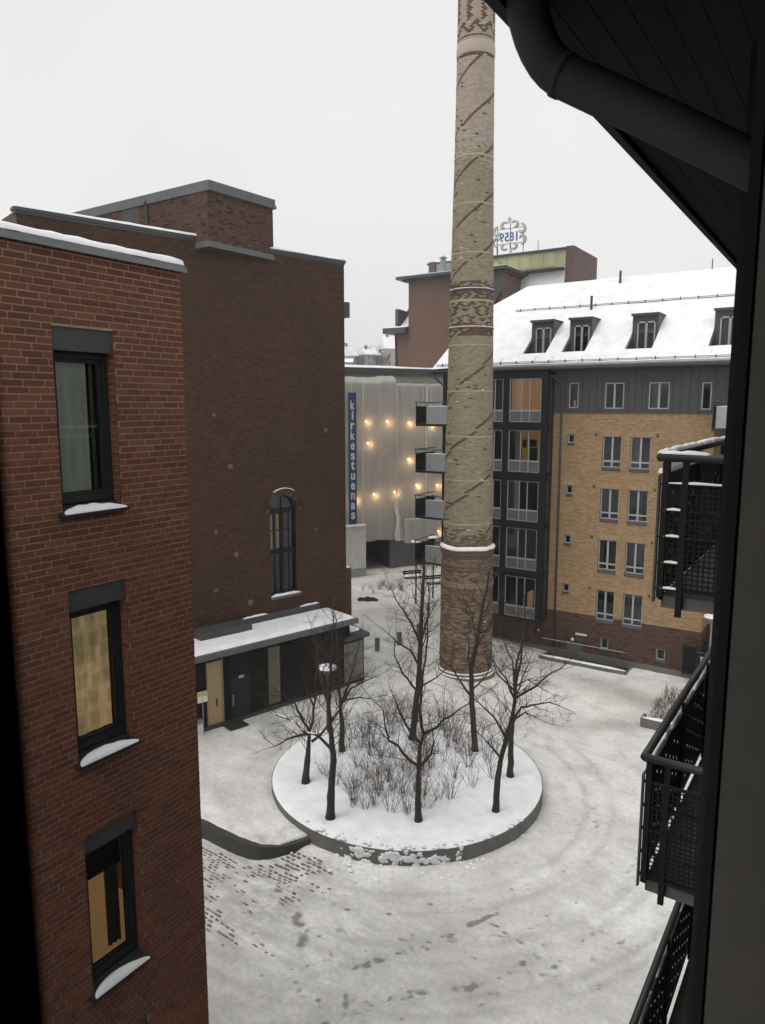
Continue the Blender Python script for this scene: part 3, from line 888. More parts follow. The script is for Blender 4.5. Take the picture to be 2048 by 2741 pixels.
m.quad(PD(WS0, WZ0, 0), PD(WS0, WSP, 0), PD(WS0, WSP, -0.35), PD(WS0, WZ0, -0.35))
m.quad(PD(WS1, WZ0, 0), PD(WS1, WZ0, -0.35), PD(WS1, WSP, -0.35), PD(WS1, WSP, 0))
m.quad(PD(WS0, WZ0, 0), PD(WS0, WZ0, -0.35), PD(WS1, WZ0, -0.35), PD(WS1, WZ0, 0))
na = 20
for i in range(na):
    t0, t1 = math.pi * i / na, math.pi * (i + 1) / na
    p = [(wc + wr * math.cos(t), WSP + wr * math.sin(t)) for t in (t0, t1)]
    m.quad(PD(*p[0], 0), PD(*p[1], 0), PD(*p[1], -0.35), PD(*p[0], -0.35))
m.quad(PD(S1, 0, 0), PD(S1, 0, -14), PD(S1, DT, -14), PD(S1, DT, 0))
m.quad(PD(S0, 0, 0), PD(S0, DT, 0), PD(S0, DT, -14), PD(S0, 0, -14))
m.quad(PD(S0, DT - 0.3, 0), PD(S1, DT - 0.3, 0), PD(S1, DT - 0.3, -14), PD(S0, DT - 0.3, -14))
m.quad(PD(S0, 0, -14), PD(S1, 0, -14), PD(S1, DT, -14), PD(S0, DT, -14))
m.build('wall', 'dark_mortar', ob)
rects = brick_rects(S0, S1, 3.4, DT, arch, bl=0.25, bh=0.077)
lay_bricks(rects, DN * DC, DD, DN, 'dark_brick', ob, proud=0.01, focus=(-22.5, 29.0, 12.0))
# corner thickens towards the ground
m = MB(); pbox(m, PD, S1 - 0.05, 23.8, 0, 5.8, -0.6, 0.004); m.build('plinth', 'dark_brick', ob)
snow_strip(PD(23.63, 5.8, -0.55), PD(23.63, 5.8, 0.0), 0.3, 0.06, side=DD, n=6, parent=ob)
# arch ring
for i in range(15):
    t0 = math.pi * (i + 0.06) / 15; t1 = math.pi * (i + 0.94) / 15
    mm = MB()
    pts = [PD(wc + r_ * math.cos(t), WSP + r_ * math.sin(t), 0) for r_, t in ((wr, t0), (wr + 0.26, t0), (wr + 0.26, t1), (wr, t1))]
    mm.prism(pts, DN * 0.035); mm.build('arch_brick', 'brown_brick', ob)
mm = MB()
for r0, r1, dpt in ((wr + 0.26, wr + 0.33, 0.07),):
    for i in range(24):
        t0, t1 = math.pi * (0.03 + 0.94 * i / 24), math.pi * (0.03 + 0.94 * (i + 1) / 24)
        mm.prism([PD(wc + r_ * math.cos(t), WSP + r_ * math.sin(t), 0) for r_, t in ((r0, t0), (r1, t0), (r1, t1), (r0, t1))], DN * dpt)
hood = mm.build('hood_mould', 'dark_brick', ob)
mm = MB()
for i in range(12):
    t0, t1 = math.pi * (0.33 + 0.34 * i / 12), math.pi * (0.33 + 0.34 * (i + 1) / 12)
    mm.prism([PD(wc + r_ * math.cos(t), WSP + r_ * math.sin(t), 0.005) for r_, t in ((wr + 0.332, t0), (wr + 0.37, t0), (wr + 0.37, t1), (wr + 0.332, t1))], DN * 0.07)
mm.build('snow', 'snow', hood)
# window joinery
f = MB()
for (a, b, c, d) in ((WS0, WS0 + 0.08, WZ0, WSP), (WS1 - 0.08, WS1, WZ0, WSP), (wc - 0.09, wc + 0.09, WZ0, WSP), (WS0 + 0.08, WS1 - 0.08, WZ0, WZ0 + 0.12), (WS0 + 0.08, WS1 - 0.08, 7.1, 7.34), (WS0 + 0.08, WS1 - 0.08, WSP - 0.1, WSP + 0.14)):
    pbox(f, PD, a, b, c, d, -0.33, -0.2)
for (a, b, c, d) in ((WS0 + 0.37, WS0 + 0.41, 7.34, WSP - 0.1), (WS1 - 0.41, WS1 - 0.37, 7.34, WSP - 0.1), (WS0 + 0.08, wc - 0.09, 8.24, 8.29), (wc + 0.09, WS1 - 0.08, 8.24, 8.29), (wc - 0.03, wc + 0.03, WSP + 0.14, WSP + wr - 0.02), (WS1 - 0.41, WS1 - 0.37, WZ0 + 0.12, 7.1), (WS0 + 0.37, WS0 + 0.41, WZ0 + 0.12, 7.1)):
    pbox(f, PD, a, b, c, d, -0.31, -0.24)
for i in range(na):
    t0, t1 = math.pi * i / na, math.pi * (i + 1) / na
    f.prism([PD(wc + r_ * math.cos(t), WSP + r_ * math.sin(t), -0.33) for r_, t in ((wr - 0.08, t0), (wr, t0), (wr, t1), (wr - 0.08, t1))], DN * 0.12)
awin = f.build('arched_window', 'black_metal', ob)
f = MB()
f.quad(PD(WS0, WZ0, -0.28), PD(WS1, WZ0, -0.28), PD(WS1, WSP, -0.28), PD(WS0, WSP, -0.28))
f.poly([PD(wc + wr * math.cos(math.pi * i / 20), WSP + wr * math.sin(math.pi * i / 20), -0.28) for i in range(21)])
f.build('pane', 'glass', awin)
f = MB()
f.quad(PD(WS0 - 0.2, 7.25, -0.8), PD(WS0 + 0.62, 7.25, -0.8), PD(WS0 + 0.62, 9.0, -0.8), PD(WS0 - 0.2, 8.3, -0.8))
f.quad(PD(wc + 0.05, 7.25, -0.8), PD(wc + 0.4, 7.25, -0.8), PD(wc + 0.4, 9.05, -0.8), PD(wc + 0.05, 9.0, -0.8))
f.build('lit_blind', 'win_yellow', awin)
f = MB(); pbox(f, PD, WS0 - 0.05, WS1 + 0.12, WZ0 - 0.14, WZ0 - 0.01, -0.3, 0.1); sl = f.build('sill', 'concrete', awin)
snow_strip(PD(WS0 - 0.04, WZ0 - 0.01, -0.04), PD(WS1 + 0.11, WZ0 - 0.01, -0.04), 0.26, 0.09, side=DN, n=16, seed=8, parent=sl)
# parapet
m = MB(); pbox(m, PD, S0 - 0.1, S1 + 0.07, DT, DT + 0.12, -0.35, 0.08); pbox(m, PD, S0 - 0.05, S1 + 0.03, DT - 0.1, DT, -0.3, 0.035)
cap = m.build('parapet_cap', 'zinc', ob)
snow_strip(PD(S0, DT + 0.12, -0.1), PD(S1, DT + 0.12, -0.1), 0.4, 0.12, side=DN, n=50, taper=False, seed=12, parent=cap)
m = MB(); pbox(m, PD, S1 + 0.0, 23.85, 18.75, 19.5, -0.7, -0.05); m.build('vent_box', 'zinc', ob)
# anchor plates with lime stains
for s, z, r_ in ((16.75, 11.55, 0.13), (15.9, 8.6, 0.11), (16.9, 7.45, 0.14), (15.8, 5.9, 0.12), (17.6, 5.0, 0.16), (22.2, 13.1, 0.12), (21.5, 8.1, 0.1), (16.0, 13.9, 0.1)):
    mm = MB(); pts = []
    for i in range(14):
        q = 2 * math.pi * i / 14; rr_ = r_ * random.uniform(0.6, 1.15)
        pts.append(PD(s + rr_ * math.cos(q), z + rr_ * math.sin(q), 0.011))
    mm.prism(pts, DN * 0.006)
    mm.build('anchor_plate', surf('lime', (0.2, 0.16, 0.14), (0.13, 0.09, 0.075), scale=9, rough=0.95), ob)

# penthouse on the roof, set square to the far street
pen = [V3((-23.65, 22.75, 0)), V3((-23.38, 26.5, 0)), V3((-38.5, 27.0, 0)), V3((-38.5, 22.9, 0))]
m = MB()
m.prism([p + UP * 21.0 for p in pen], UP * 2.2)
pent = m.build('penthouse', 'dark_mortar', ob)
e1 = pen[1] - pen[0]; L1 = np.linalg.norm(e1); u1 = e1 / L1; n1 = V3((u1[1], -u1[0], 0))
lay_bricks(brick_rects(0, L1, 21.2, 23.2, [], bl=0.25, bh=0.077), pen[0], u1, n1, 'brown_brick', pent, singles=0)
e2 = pen[0] - pen[3]; L2 = np.linalg.norm(e2); u2 = e2 / L2; n2 = V3((u2[1], -u2[0], 0))
lay_bricks(brick_rects(0, L2, 21.2, 23.2, [(L2 - 5.7, L2 - 4.4, 22.2, 23.2)], bl=0.25, bh=0.077), pen[3], u2, n2, 'brown_brick', pent, singles=0)
m = MB()
m.obox(pen[3] + u2 * (L2 - 5.68) + n2 * 0.002 + UP * 22.2, u2 * 1.28, n2 * 0.006, UP * 1.0); m.build('window', 'window_grey', pent)
m = MB()
m.prism([p + UP * 23.2 + (p - V3((-30, 24.8, 0))) / np.linalg.norm(p - V3((-30, 24.8, 0))) * 0.2 for p in pen], UP * 0.14)
m.prism([p + UP * 23.34 + (p - V3((-30, 24.8, 0))) / np.linalg.norm(p - V3((-30, 24.8, 0))) * 0.14 for p in pen], UP * 0.27)
m.build('roof_edge', 'fascia', pent)
m = MB()
m.obox(pen[0] + n1 * 0.0 - u1 * 0.03 + UP * 20.96, e1 + u1 * 0.06, n1 * 0.035, UP * 0.24)
m.obox(pen[3] + n2 * 0.0 + UP * 20.96, e2, n2 * 0.03, UP * 0.24)
m.build('skirt', 'fascia', pent)
m = MB(); q0 = pen[3] + u2 * (L2 - 3.8) + n2 * 0.07
m.tube([q0 + n2 * 0.1 + UP * 23.3, q0 + UP * 23.1, q0 + UP * 21.2], 0.05, 6); m.build('drainpipe', 'zinc', pent)

# ------------------------------------------------------------------ entrance pavilion
pv_ = thing('entrance_pavilion', 'low black entrance pavilion with a flat snow covered canopy', 'pavilion', PD(17.5, 0.2, 1.0))
C0, C1 = 12.2, 22.2
FW = 1.85                       # front wall, in front of the old brick wall
m = MB(); pbox(m, PD, C0, C1, 3.64, 3.9, 0.01, 2.55); roof = m.build('canopy_roof', 'fascia', pv_)
sm = MB()
us = np.linspace(C0 + 0.03, C1 - 0.1, 70); ds = np.linspace(0.12, 2.42, 16)
for i, u in enumerate(us):
    for j, d in enumerate(ds):
        e = min(1, (i + 0.0) / 2, (len(us) - 1 - i) / 2, j / 1.5, (len(ds) - 1 - j) / 1.5)
        zz = 3.905 + 0.13 * e ** 0.5 + 0.05 * (float(fbm(np.array(u * 1.1), np.array(d * 1.1), 3, 7)) - 0.5) * e
        sm.v.append(PD(u, zz, d))
for i in range(len(us) - 1):
    for j in range(len(ds) - 1):
        a = i * len(ds) + j; sm.f.append((a, a + 1, a + len(ds) + 1, a + len(ds)))
sm.build('snow', 'snow', roof, smooth=True)
m = MB(); pbox(m, PD, C0, 21.6, 3.9, 4.28, 0.012, 0.16); fl = m.build('flashing', 'zinc', pv_)
snow_strip(PD(17.1, 4.28, 0.08), PD(18.5, 4.28, 0.08), 0.14, 0.07, side=DN, n=10, seed=3, parent=fl)
snow_strip(PD(20.4, 4.28, 0.08), PD(21.6, 4.28, 0.08), 0.14, 0.07, side=DN, n=10, seed=4, parent=fl)
m = MB(); pbox(m, PD, 14.4, 17.0, 3.95, 4.36, 0.17, 1.1); m.build('duct_box', 'zinc', pv_)
# back wall of dark boards
m = MB(); pbox(m, PD, C0, C1, 0.0, 3.64, FW - 0.1, FW - 0.03); m.build('wall', 'black_metal', pv_)
openings = [(14.2, 15.05), (15.35, 16.45), (17.3, 18.1)]
z = 0.42
while z < 3.55:
    top = min(z + 0.34, 3.62)
    u = C0
    edges = [C0] + [x for o_ in openings for x in o_] + [C1]
    for k in range(0, len(edges), 2):
        a, b = edges[k], edges[k + 1]
        nseg = max(1, int((b - a) / 1.6))
        for q in range(nseg):
            p0 = a + (b - a) * q / nseg; p1 = a + (b - a) * (q + 1) / nseg
            mm = MB(); pbox(mm, PD, p0 + 0.008, p1 - 0.008, z + 0.012, top - 0.012, FW - 0.03, FW + random.uniform(0.0, 0.012)); mm.build('cladding_board', 'cladding', pv_)
    z += 0.36
m = MB(); pbox(m, PD, 14.27, 14.95, 0.3, 3.2, FW - 0.09, FW - 0.02); dg = m.build('lit_door', 'door_glow', pv_)
m = MB(); pbox(m, PD, 14.2, 14.27, 0.25, 3.3, FW - 0.09, FW + 0.02); pbox(m, PD, 14.95, 15.02, 0.25, 3.3, FW - 0.09, FW + 0.02); pbox(m, PD, 14.27, 14.95, 3.2, 3.28, FW - 0.09, FW + 0.02); m.build('frame', 'timber', dg)
m = MB(); pbox(m, PD, 14.66, 14.7, 1.2, 1.55, FW - 0.02, FW + 0.04); m.build('handle', 'dark_metal', dg)
m = MB(); pbox(m, PD, 15.4, 16.4, 0.24, 2.3, FW - 0.09, FW - 0.01); dd_ = m.build('door', 'frame_dark', pv_)
m = MB(); pbox(m, PD, 15.45, 15.5, 1.0, 1.5, FW - 0.01, FW + 0.05); m.build('handle', 'zinc_light', dd_)
m = MB(); pbox(m, PD, 15.8, 16.05, 2.2, 2.32, FW + 0.0, FW + 0.02); m.build('number_plate', 'sign_grey', dd_)
m = MB(); pbox(m, PD, 17.37, 18.0, 0.5, 3.24, FW - 0.08, FW - 0.01); gd = m.build('glass_door', surf('pale_door', (0.15, 0.135, 0.1), scale=1.5, rough=0.5), pv_)
m = MB(); pbox(m, PD, 17.88, 17.91, 0.5, 3.24, FW - 0.01, FW + 0.01); m.build('frame', 'timber', gd)
m = MB(); pbox(m, PD, C0, 21.8, 0.0, 0.4, FW - 0.05, FW + 0.1); m.build('base_kerb', 'wet_concrete', pv_)
# projecting meter room at the street end with its ribbed door
m = MB(); pbox(m, PD, 21.75, 23.1, 0.0, 2.6, 0.02, FW + 0.02); st = m.build('meter_room', 'cladding', pv_)
for k in range(14):
    a = 21.8 + k * 1.24 / 14
    mm = MB(); pbox(mm, PD, a + 0.008, a + 1.24 / 14 - 0.012, 0.42, 2.44, FW + 0.02, FW + 0.045); mm.build('rib', 'grille', st)
m = MB(); m.prism([PD(21.7, 2.62, 0.02), PD(21.7, 2.62, FW + 0.25), PD(21.7, 2.82, FW + 0.25), PD(21.7, 3.0, 0.02)], DD * 1.6); mr = m.build('roof', 'zinc', st)
snow_strip(PD(22.0, 2.9, 1.0), PD(23.2, 2.9, 1.0), 1.3, 0.06, side=DN, n=10, seed=6, parent=mr)
# mat
mt_ = MB(); a0 = V3((-23.35, 21.9, 0.262)); mt_.obox(a0, DN * 1.35, DD * 0.95, UP * 0.02)
tag(mt_.build('door_mat', 'mat'), 'black rubber mat on the snow at the lit pavilion door', 'mat')
# ------------------------------------------------------------------ chimney
CX, CY = -16.93, 34.0
ch = thing('factory_chimney', 'tall round old factory chimney of pale brick with dark spiral lines', 'chimney', (CX, CY, 0))
PROF = [(0.0, 1.415), (0.3, 1.415), (5.4, 1.35), (6.75, 1.335), (7.3, 1.302), (8.33, 1.278), (10.57, 1.243), (12.78, 1.208), (15.04, 1.155), (17.21, 1.121), (18.17, 1.103), (20.0, 1.08), (21.7, 1.032), (24.0, 0.992), (26.18, 0.947), (30.84, 0.895), (33.4, 0.88), (37.5, 0.86)]
pz = np.array([p[0] for p in PROF]); prr = np.array([p[1] for p in PROF])
TH0 = math.atan2(-CY, -CX)      # towards the window
m = MB(); m.lathe([(np.interp(z, pz, prr) - 0.012, z) for z in np.linspace(0, 37.5, 90)], (CX, CY, 0), 48)
m.build('shaft', 'chimney_mortar', ch, smooth=True)
NB = 32
rows = np.arange(0.1, 37.4, 0.077)
groups = {'chimney_brick': [], 'chimney_dark': [], 'chimney_base': [], 'chimney_hazed': []}
cand = []
rgc = random.Random(3)
for ri, z in enumerate(rows):
    zc = z + 0.038
    r_ = np.interp(zc, pz, prr)
    for k in range(NB):
        th = 2 * math.pi * (k + (0.5 if ri % 2 else 0)) / NB
        a = (th - TH0 + math.pi) % (2 * math.pi) - math.pi        # 0 faces the window, grows to the right
        dark = False
        if zc > 7.3:
            if zc < 17.7:
                ph = (zc - 0.92 * a - 9.9) / 2.88; fr_ = ph - math.floor(ph)
                dark = fr_ < 0.055
            elif zc < 18.35 or 19.5 < zc < 20.35:
                dark = rgc.random() < 0.72 if abs(zc - 18.1) > 0.12 and abs(zc - 19.9) > 0.1 else rgc.random() < 0.9
            elif zc < 19.5:
                t = (a / (math.pi / 3)) % 1.0; tri = abs(t - 0.5) * 2
                q = (zc - 18.4) / 1.0
                dark = min(abs(tri - q), abs(tri - (1 - q))) < 0.11
            elif zc < 30.6:
                ph = (zc - 0.72 * a - 21.3) / 2.24; fr_ = ph - math.floor(ph)
                dark = fr_ < 0.064 and rgc.random() < 0.97
            elif zc < 31.2:
                dark = rgc.random() < 0.8
            else:
                t = (a / (math.pi / 4)) % 1.0
                dark = (abs(t - 0.5) < (0.13 if ri % 4 < 2 else 0.2) and zc > 32.1) or (31.6 < zc < 32.1 and abs(abs(t - 0.5) * 2 - (zc - 31.6) / 0.5) < 0.25) or 31.4 < zc < 31.5
            if not dark and a < -0.75 and zc < 30 and rgc.random() < 0.07 * (1 if a > -1.3 else 0.5): dark = True   # soot on the weather side
            if not dark and rgc.random() < 0.012: dark = True
        key = 'chimney_dark' if dark else ('chimney_base' if zc < 8.2 - 0.9 * rgc.random() else ('chimney_brick' if zc < 25.5 + 1.5 * rgc.random() else 'chimney_hazed'))
        groups[key].append((z, th, r_, a))
bw = 2 * math.pi / NB
n_single = 0
for key, lst in groups.items():
    L = np.array(lst)
    single = np.zeros(len(L), bool)
    if key in ('chimney_brick', 'chimney_dark', 'chimney_base'):
        sc = np.abs(L[:, 3]) + np.abs(L[:, 0] - 7.6) * 0.22
        sc[(L[:, 0] < 0.4) | ((L[:, 0] > 4.8) & (L[:, 0] < 7.6))] = 9e9
        idx = np.argsort(sc)[:100]; single[idx] = True
        rm = float(np.median(L[single, 2])); wdt = rm * bw - 0.013
        mb = MB(); mb.obox((rm * 0 - 0.02, -wdt / 2, 0.006), (0.027, 0, 0), (0, wdt, 0), (0, 0, 0.065))
        me = bpy.data.meshes.new('brick'); me.from_pydata(mb.v, [], mb.f); me.materials.append(M[key]); me.update()
        for z, th, r_, a in L[single]:
            o = bpy.data.objects.new('brick', me)
            o.location = (CX + r_ * math.cos(th), CY + r_ * math.sin(th), z); o.rotation_euler = (0, 0, th)
            link(o, ch)
    L = L[~single]; n = len(L)
    z, th, r_ = L[:, 0], L[:, 1], L[:, 2]
    half = bw / 2 - 0.0065 / r_
    pr = r_ + 0.006 + rng.uniform(-0.003, 0.003, n)
    Vv = np.zeros((n, 8, 3)); k = 0
    for rad in (r_ - 0.02, pr):
        for zz in (z + 0.006, z + 0.071):
            for sg in (-1, 1):
                Vv[:, k] = np.stack([CX + rad * np.cos(th + sg * half), CY + rad * np.sin(th + sg * half), zz], -1); k += 1
    Ff = (np.arange(n)[:, None, None] * 8 + BF[None]).reshape(-1, 4)
    o = np_mesh('brickwork', Vv.reshape(-1, 3), Ff, key, ch, face_rnd=np.repeat(rng.random(n), 5))
    o['kind'] = 'stuff'
for z in (8.33, 10.57, 12.78, 15.04, 17.3, 19.42, 21.7, 24.0, 26.18):
    r_ = np.interp(z, pz, prr)
    m = MB(); m.lathe([(r_ - 0.01, z - 0.035), (r_ + 0.016, z - 0.035), (r_ + 0.016, z + 0.035), (r_ - 0.01, z + 0.035)], (CX, CY, 0), 48); m.build('strap', 'strap', ch)
for z in (18.17, 20.0):
    r_ = np.interp(z, pz, prr)
    m = MB(); m.lathe([(r_ - 0.01, z - 0.1), (r_ + 0.035, z - 0.06), (r_ + 0.035, z), (r_ - 0.01, z)], (CX, CY, 0), 48); lg = m.build('string_course', 'chimney_dark', ch)
    m = MB(); m.lathe([(r_ - 0.0, z + 0.002), (r_ + 0.036, z + 0.002), (r_ + 0.03, z + 0.03), (r_ - 0.0, z + 0.035)], (CX, CY, 0), 48); m.build('snow', 'snow', lg)
m = MB(); m.lathe([(0.9, 30.75), (0.925, 30.85), (0.925, 31.15), (0.9, 31.3), (0.88, 31.35)], (CX, CY, 0), 48); m.build('collar', 'chimney_hazed', ch)
# ledge with snow
m = MB(); m.lathe([(1.33, 6.55), (1.37, 6.6), (1.37, 6.7), (1.41, 6.74), (1.41, 6.9), (1.44, 6.93), (1.44, 7.02), (1.28, 7.05)], (CX, CY, 0), 64); lg = m.build('ledge', 'chimney_base', ch)
m = MB(); prof = [(1.445, 7.0), (1.452, 7.06), (1.43, 7.12), (1.36, 7.16), (1.29, 7.2)]
m.lathe(prof, (CX, CY, 0), 64)
m.v = [(x + 0.012 * math.sin(9 * math.atan2(y - CY, x - CX)), y, z + 0.02 * math.sin(5 * math.atan2(y - CY, x - CX))) for x, y, z in m.v]
m.build('snow', 'snow', lg, smooth=True)
for z, pr_, h in ((6.2, 0.035, 0.12), (5.95, 0.02, 0.07), (5.15, 0.045, 0.26), (3.9, 0.025, 0.07), (2.5, 0.02, 0.07), (1.1, 0.02, 0.06)):
    r_ = np.interp(z, pz, prr)
    if z > 4.5:
        m = MB(); m.lathe([(r_ - 0.01, z - h / 2), (r_ + pr_, z - h / 2), (r_ + pr_, z + h / 2), (r_ - 0.01, z + h / 2 + 0.02)], (CX, CY, 0), 48)
        m.build('string_course', 'chimney_base', ch)
    else:   # dentil course of pale headers
        for k in range(48):
            if (k // 2) % 2 == 0 and random.random() < 0.9:
                a0 = 2 * math.pi * k / 48; a1 = 2 * math.pi * (k + 0.9) / 48
                mm = MB()
                mm.prism([(CX + rr_ * math.cos(t), CY + rr_ * math.sin(t), z) for rr_, t in ((r_ - 0.01, a0), (r_ + pr_, a0), (r_ + pr_, a1), (r_ - 0.01, a1))], (0, 0, h))
                mm.build('dentil_brick', 'chimney_brick', ch)
m = MB(); m.lathe([(1.4, 0.48), (1.47, 0.42), (1.47, 0.3), (1.53, 0.26), (1.53, 0.12), (1.6, 0.08), (1.6, -0.3)], (CX, CY, 0), 64); bs = m.build('foot', 'chimney_base', ch)
m = MB(); m.lathe([(1.41, 0.47), (1.475, 0.425), (1.45, 0.47), (1.42, 0.5)], (CX, CY, 0), 64); m.lathe([(1.47, 0.29), (1.535, 0.262), (1.53, 0.3), (1.475, 0.33)], (CX, CY, 0), 64); m.build('snow', 'snow', bs, smooth=True)
# small lights on the straps
for z, a in ((15.06, 0.55), (10.6, 0.55), (3.2, 0.75)):
    r_ = np.interp(z, pz, prr) + 0.05; t = TH0 + a
    m = MB(); m.lathe([(0.0, 0.06), (0.05, 0.04), (0.06, 0.0), (0.0, -0.03)], (CX + r_ * math.cos(t), CY + r_ * math.sin(t), z), 10); m.build('beacon', 'white', ch)

# ------------------------------------------------------------------ round planter
pl = thing('round_planter', 'large round concrete planter full of snow with trees growing in it', 'planter', (PC[0], PC[1], 0))
m = MB(); m.lathe([(PR, -0.5), (PR, 0.5), (PR - 0.22, 0.5), (PR - 0.22, 0.3)], (PC[0], PC[1], 0), 96); m.build('wall', 'concrete', pl)
nr, na_ = 46, 200
Vp = []
for i in range(nr + 1):
    r_ = (PR - 0.03) * i / nr
    for k in range(na_):
        t = 2 * math.pi * k / na_
        Vp.append((PC[0] + r_ * math.cos(t), PC[1] + r_ * math.sin(t), r_))
Vp = np.array(Vp)
rr_ = Vp[:, 2].copy()
edge = np.clip((PR - 0.03 - rr_) / 0.3, 0, 1) ** 0.5
ang = np.arctan2(Vp[:, 1] - PC[1], Vp[:, 0] - PC[0])
front = np.exp(-((((ang - math.radians(-52)) + math.pi) % (2 * math.pi) - math.pi) / 0.55) ** 2) * sstep(3.6, 4.5, rr_)
Vp[:, 2] = 0.5 + 0.1 * edge + 0.08 * (fbm(Vp[:, 0] * 0.7, Vp[:, 1] * 0.7, 4, 77) - 0.5) * edge + 0.22 * front * edge * (np.clip(fbm(Vp[:, 0] * 3.2, Vp[:, 1] * 3.2, 4, 79) - 0.35, 0, 1)) + 0.02 * edge * (fbm(Vp[:, 0] * 5, Vp[:, 1] * 5, 3, 81) - 0.5)
for q_ in ((-16.2, 19.53), (-14.0, 18.15), (-16.53, 22.25), (-11.44, 19.66), (-14.71, 24.71), (-12.06, 25.23), (-9.53, 21.65), (-10.06, 24.11)):   # dips round the trunks
    Vp[:, 2] -= 0.09 * np.exp(-(np.hypot(Vp[:, 0] - q_[0], Vp[:, 1] - q_[1]) / 0.26) ** 2)
Vp[:, 2] += 0.07 * edge * (fbm(Vp[:, 0] * 2.2, Vp[:, 1] * 2.2, 3, 83) - 0.5) * sstep(4.2, 3.2, rr_)
I2 = np.arange((nr + 1) * na_).reshape(nr + 1, na_)
Fp = np.stack([I2[:-1], I2[1:], np.roll(I2, -1, 1)[1:], np.roll(I2, -1, 1)[:-1]], -1).reshape(-1, 4)
np_mesh('snow', Vp, Fp, 'snow', pl, smooth=True)
rgp = random.Random(8)
def lump(c, r, seed, sq=(1, 1, 0.7), n=8):
    rg = random.Random(seed); m = MB(); rows_ = 5
    for i in range(rows_ + 1):
        a = math.pi * i / rows_
        for k in range(n):
            t = 2 * math.pi * k / n
            q = r * rg.uniform(0.8, 1.15)
            m.v.append((c[0] + q * sq[0] * math.sin(a) * math.cos(t), c[1] + q * sq[1] * math.sin(a) * math.sin(t), c[2] + q * sq[2] * math.cos(a)))
    for i in range(rows_):
        for k in range(n):
            m.f.append((i * n + k, (i + 1) * n + k, (i + 1) * n + (k + 1) % n, i * n + (k + 1) % n))
    return m
# snow stuck to the front of the wall and lying at its foot
mm = MB()
def patch(t, z, r, seed, flat=0.35):
    rg = random.Random(seed)
    er = V3((math.cos(t), math.sin(t), 0)); et = V3((-math.sin(t), math.cos(t), 0))
    c = PC + er * (PR - 0.01) + UP * z
    b0 = len(mm.v); n1, n2 = 5, 9
    wob = [rg.uniform(0.55, 1.3) for _ in range(n2)]
    for i in range(n1 + 1):
        a = math.pi / 2 * i / n1
        for k in range(n2):
            q = 2 * math.pi * k / n2; rr2 = r * wob[k] * rg.uniform(0.9, 1.1)
            mm.v.append(tuple(c + et * (rr2 * math.cos(a) * math.cos(q) * 1.3) + UP * (rr2 * math.cos(a) * math.sin(q)) + er * (rr2 * flat * math.sin(a))))
    for i in range(n1):
        for k in range(n2): mm.f.append((b0 + i * n2 + k, b0 + i * n2 + (k + 1) % n2, b0 + (i + 1) * n2 + (k + 1) % n2, b0 + (i + 1) * n2 + k))
for cl in range(9):
    tc_ = math.radians(rgp.uniform(-86, -30)); zc_ = rgp.uniform(0.05, 0.4)
    for k in range(rgp.randint(6, 16)):
        patch(tc_ + rgp.gauss(0, 0.035), max(-0.1, min(0.47, zc_ + rgp.gauss(0, 0.13))), rgp.uniform(0.03, 0.13), cl * 50 + k)
for k in range(80):
    t = math.radians(rgp.gauss(-50, 30)); d = PR + abs(rgp.gauss(0.05, 0.3))
    q = lump((PC[0] + d * math.cos(t), PC[1] + d * math.sin(t), float(ground_h(PC[0] + d * math.cos(t), PC[1] + d * math.sin(t))) + 0.01), rgp.uniform(0.025, 0.09), k + 500, (1.2, 1, 0.5))
    b0 = len(mm.v); mm.v += q.v; mm.f += [tuple(b0 + i for i in f_) for f_ in q.f]
for k in range(70):   # trampled clods on the front of the planter
    t = math.radians(rgp.gauss(-56, 20)); d = PR - abs(rgp.gauss(0.1, 0.28))
    q = lump((PC[0] + d * math.cos(t), PC[1] + d * math.sin(t), 0.585), rgp.uniform(0.03, 0.085), k + 900, (1.2, 1.0, 0.55), 12)
    b0 = len(mm.v); mm.v += q.v; mm.f += [tuple(b0 + i for i in f_) for f_ in q.f]
o = mm.build('snow_clumps', 'snow', pl, smooth=True); o['kind'] = 'stuff'

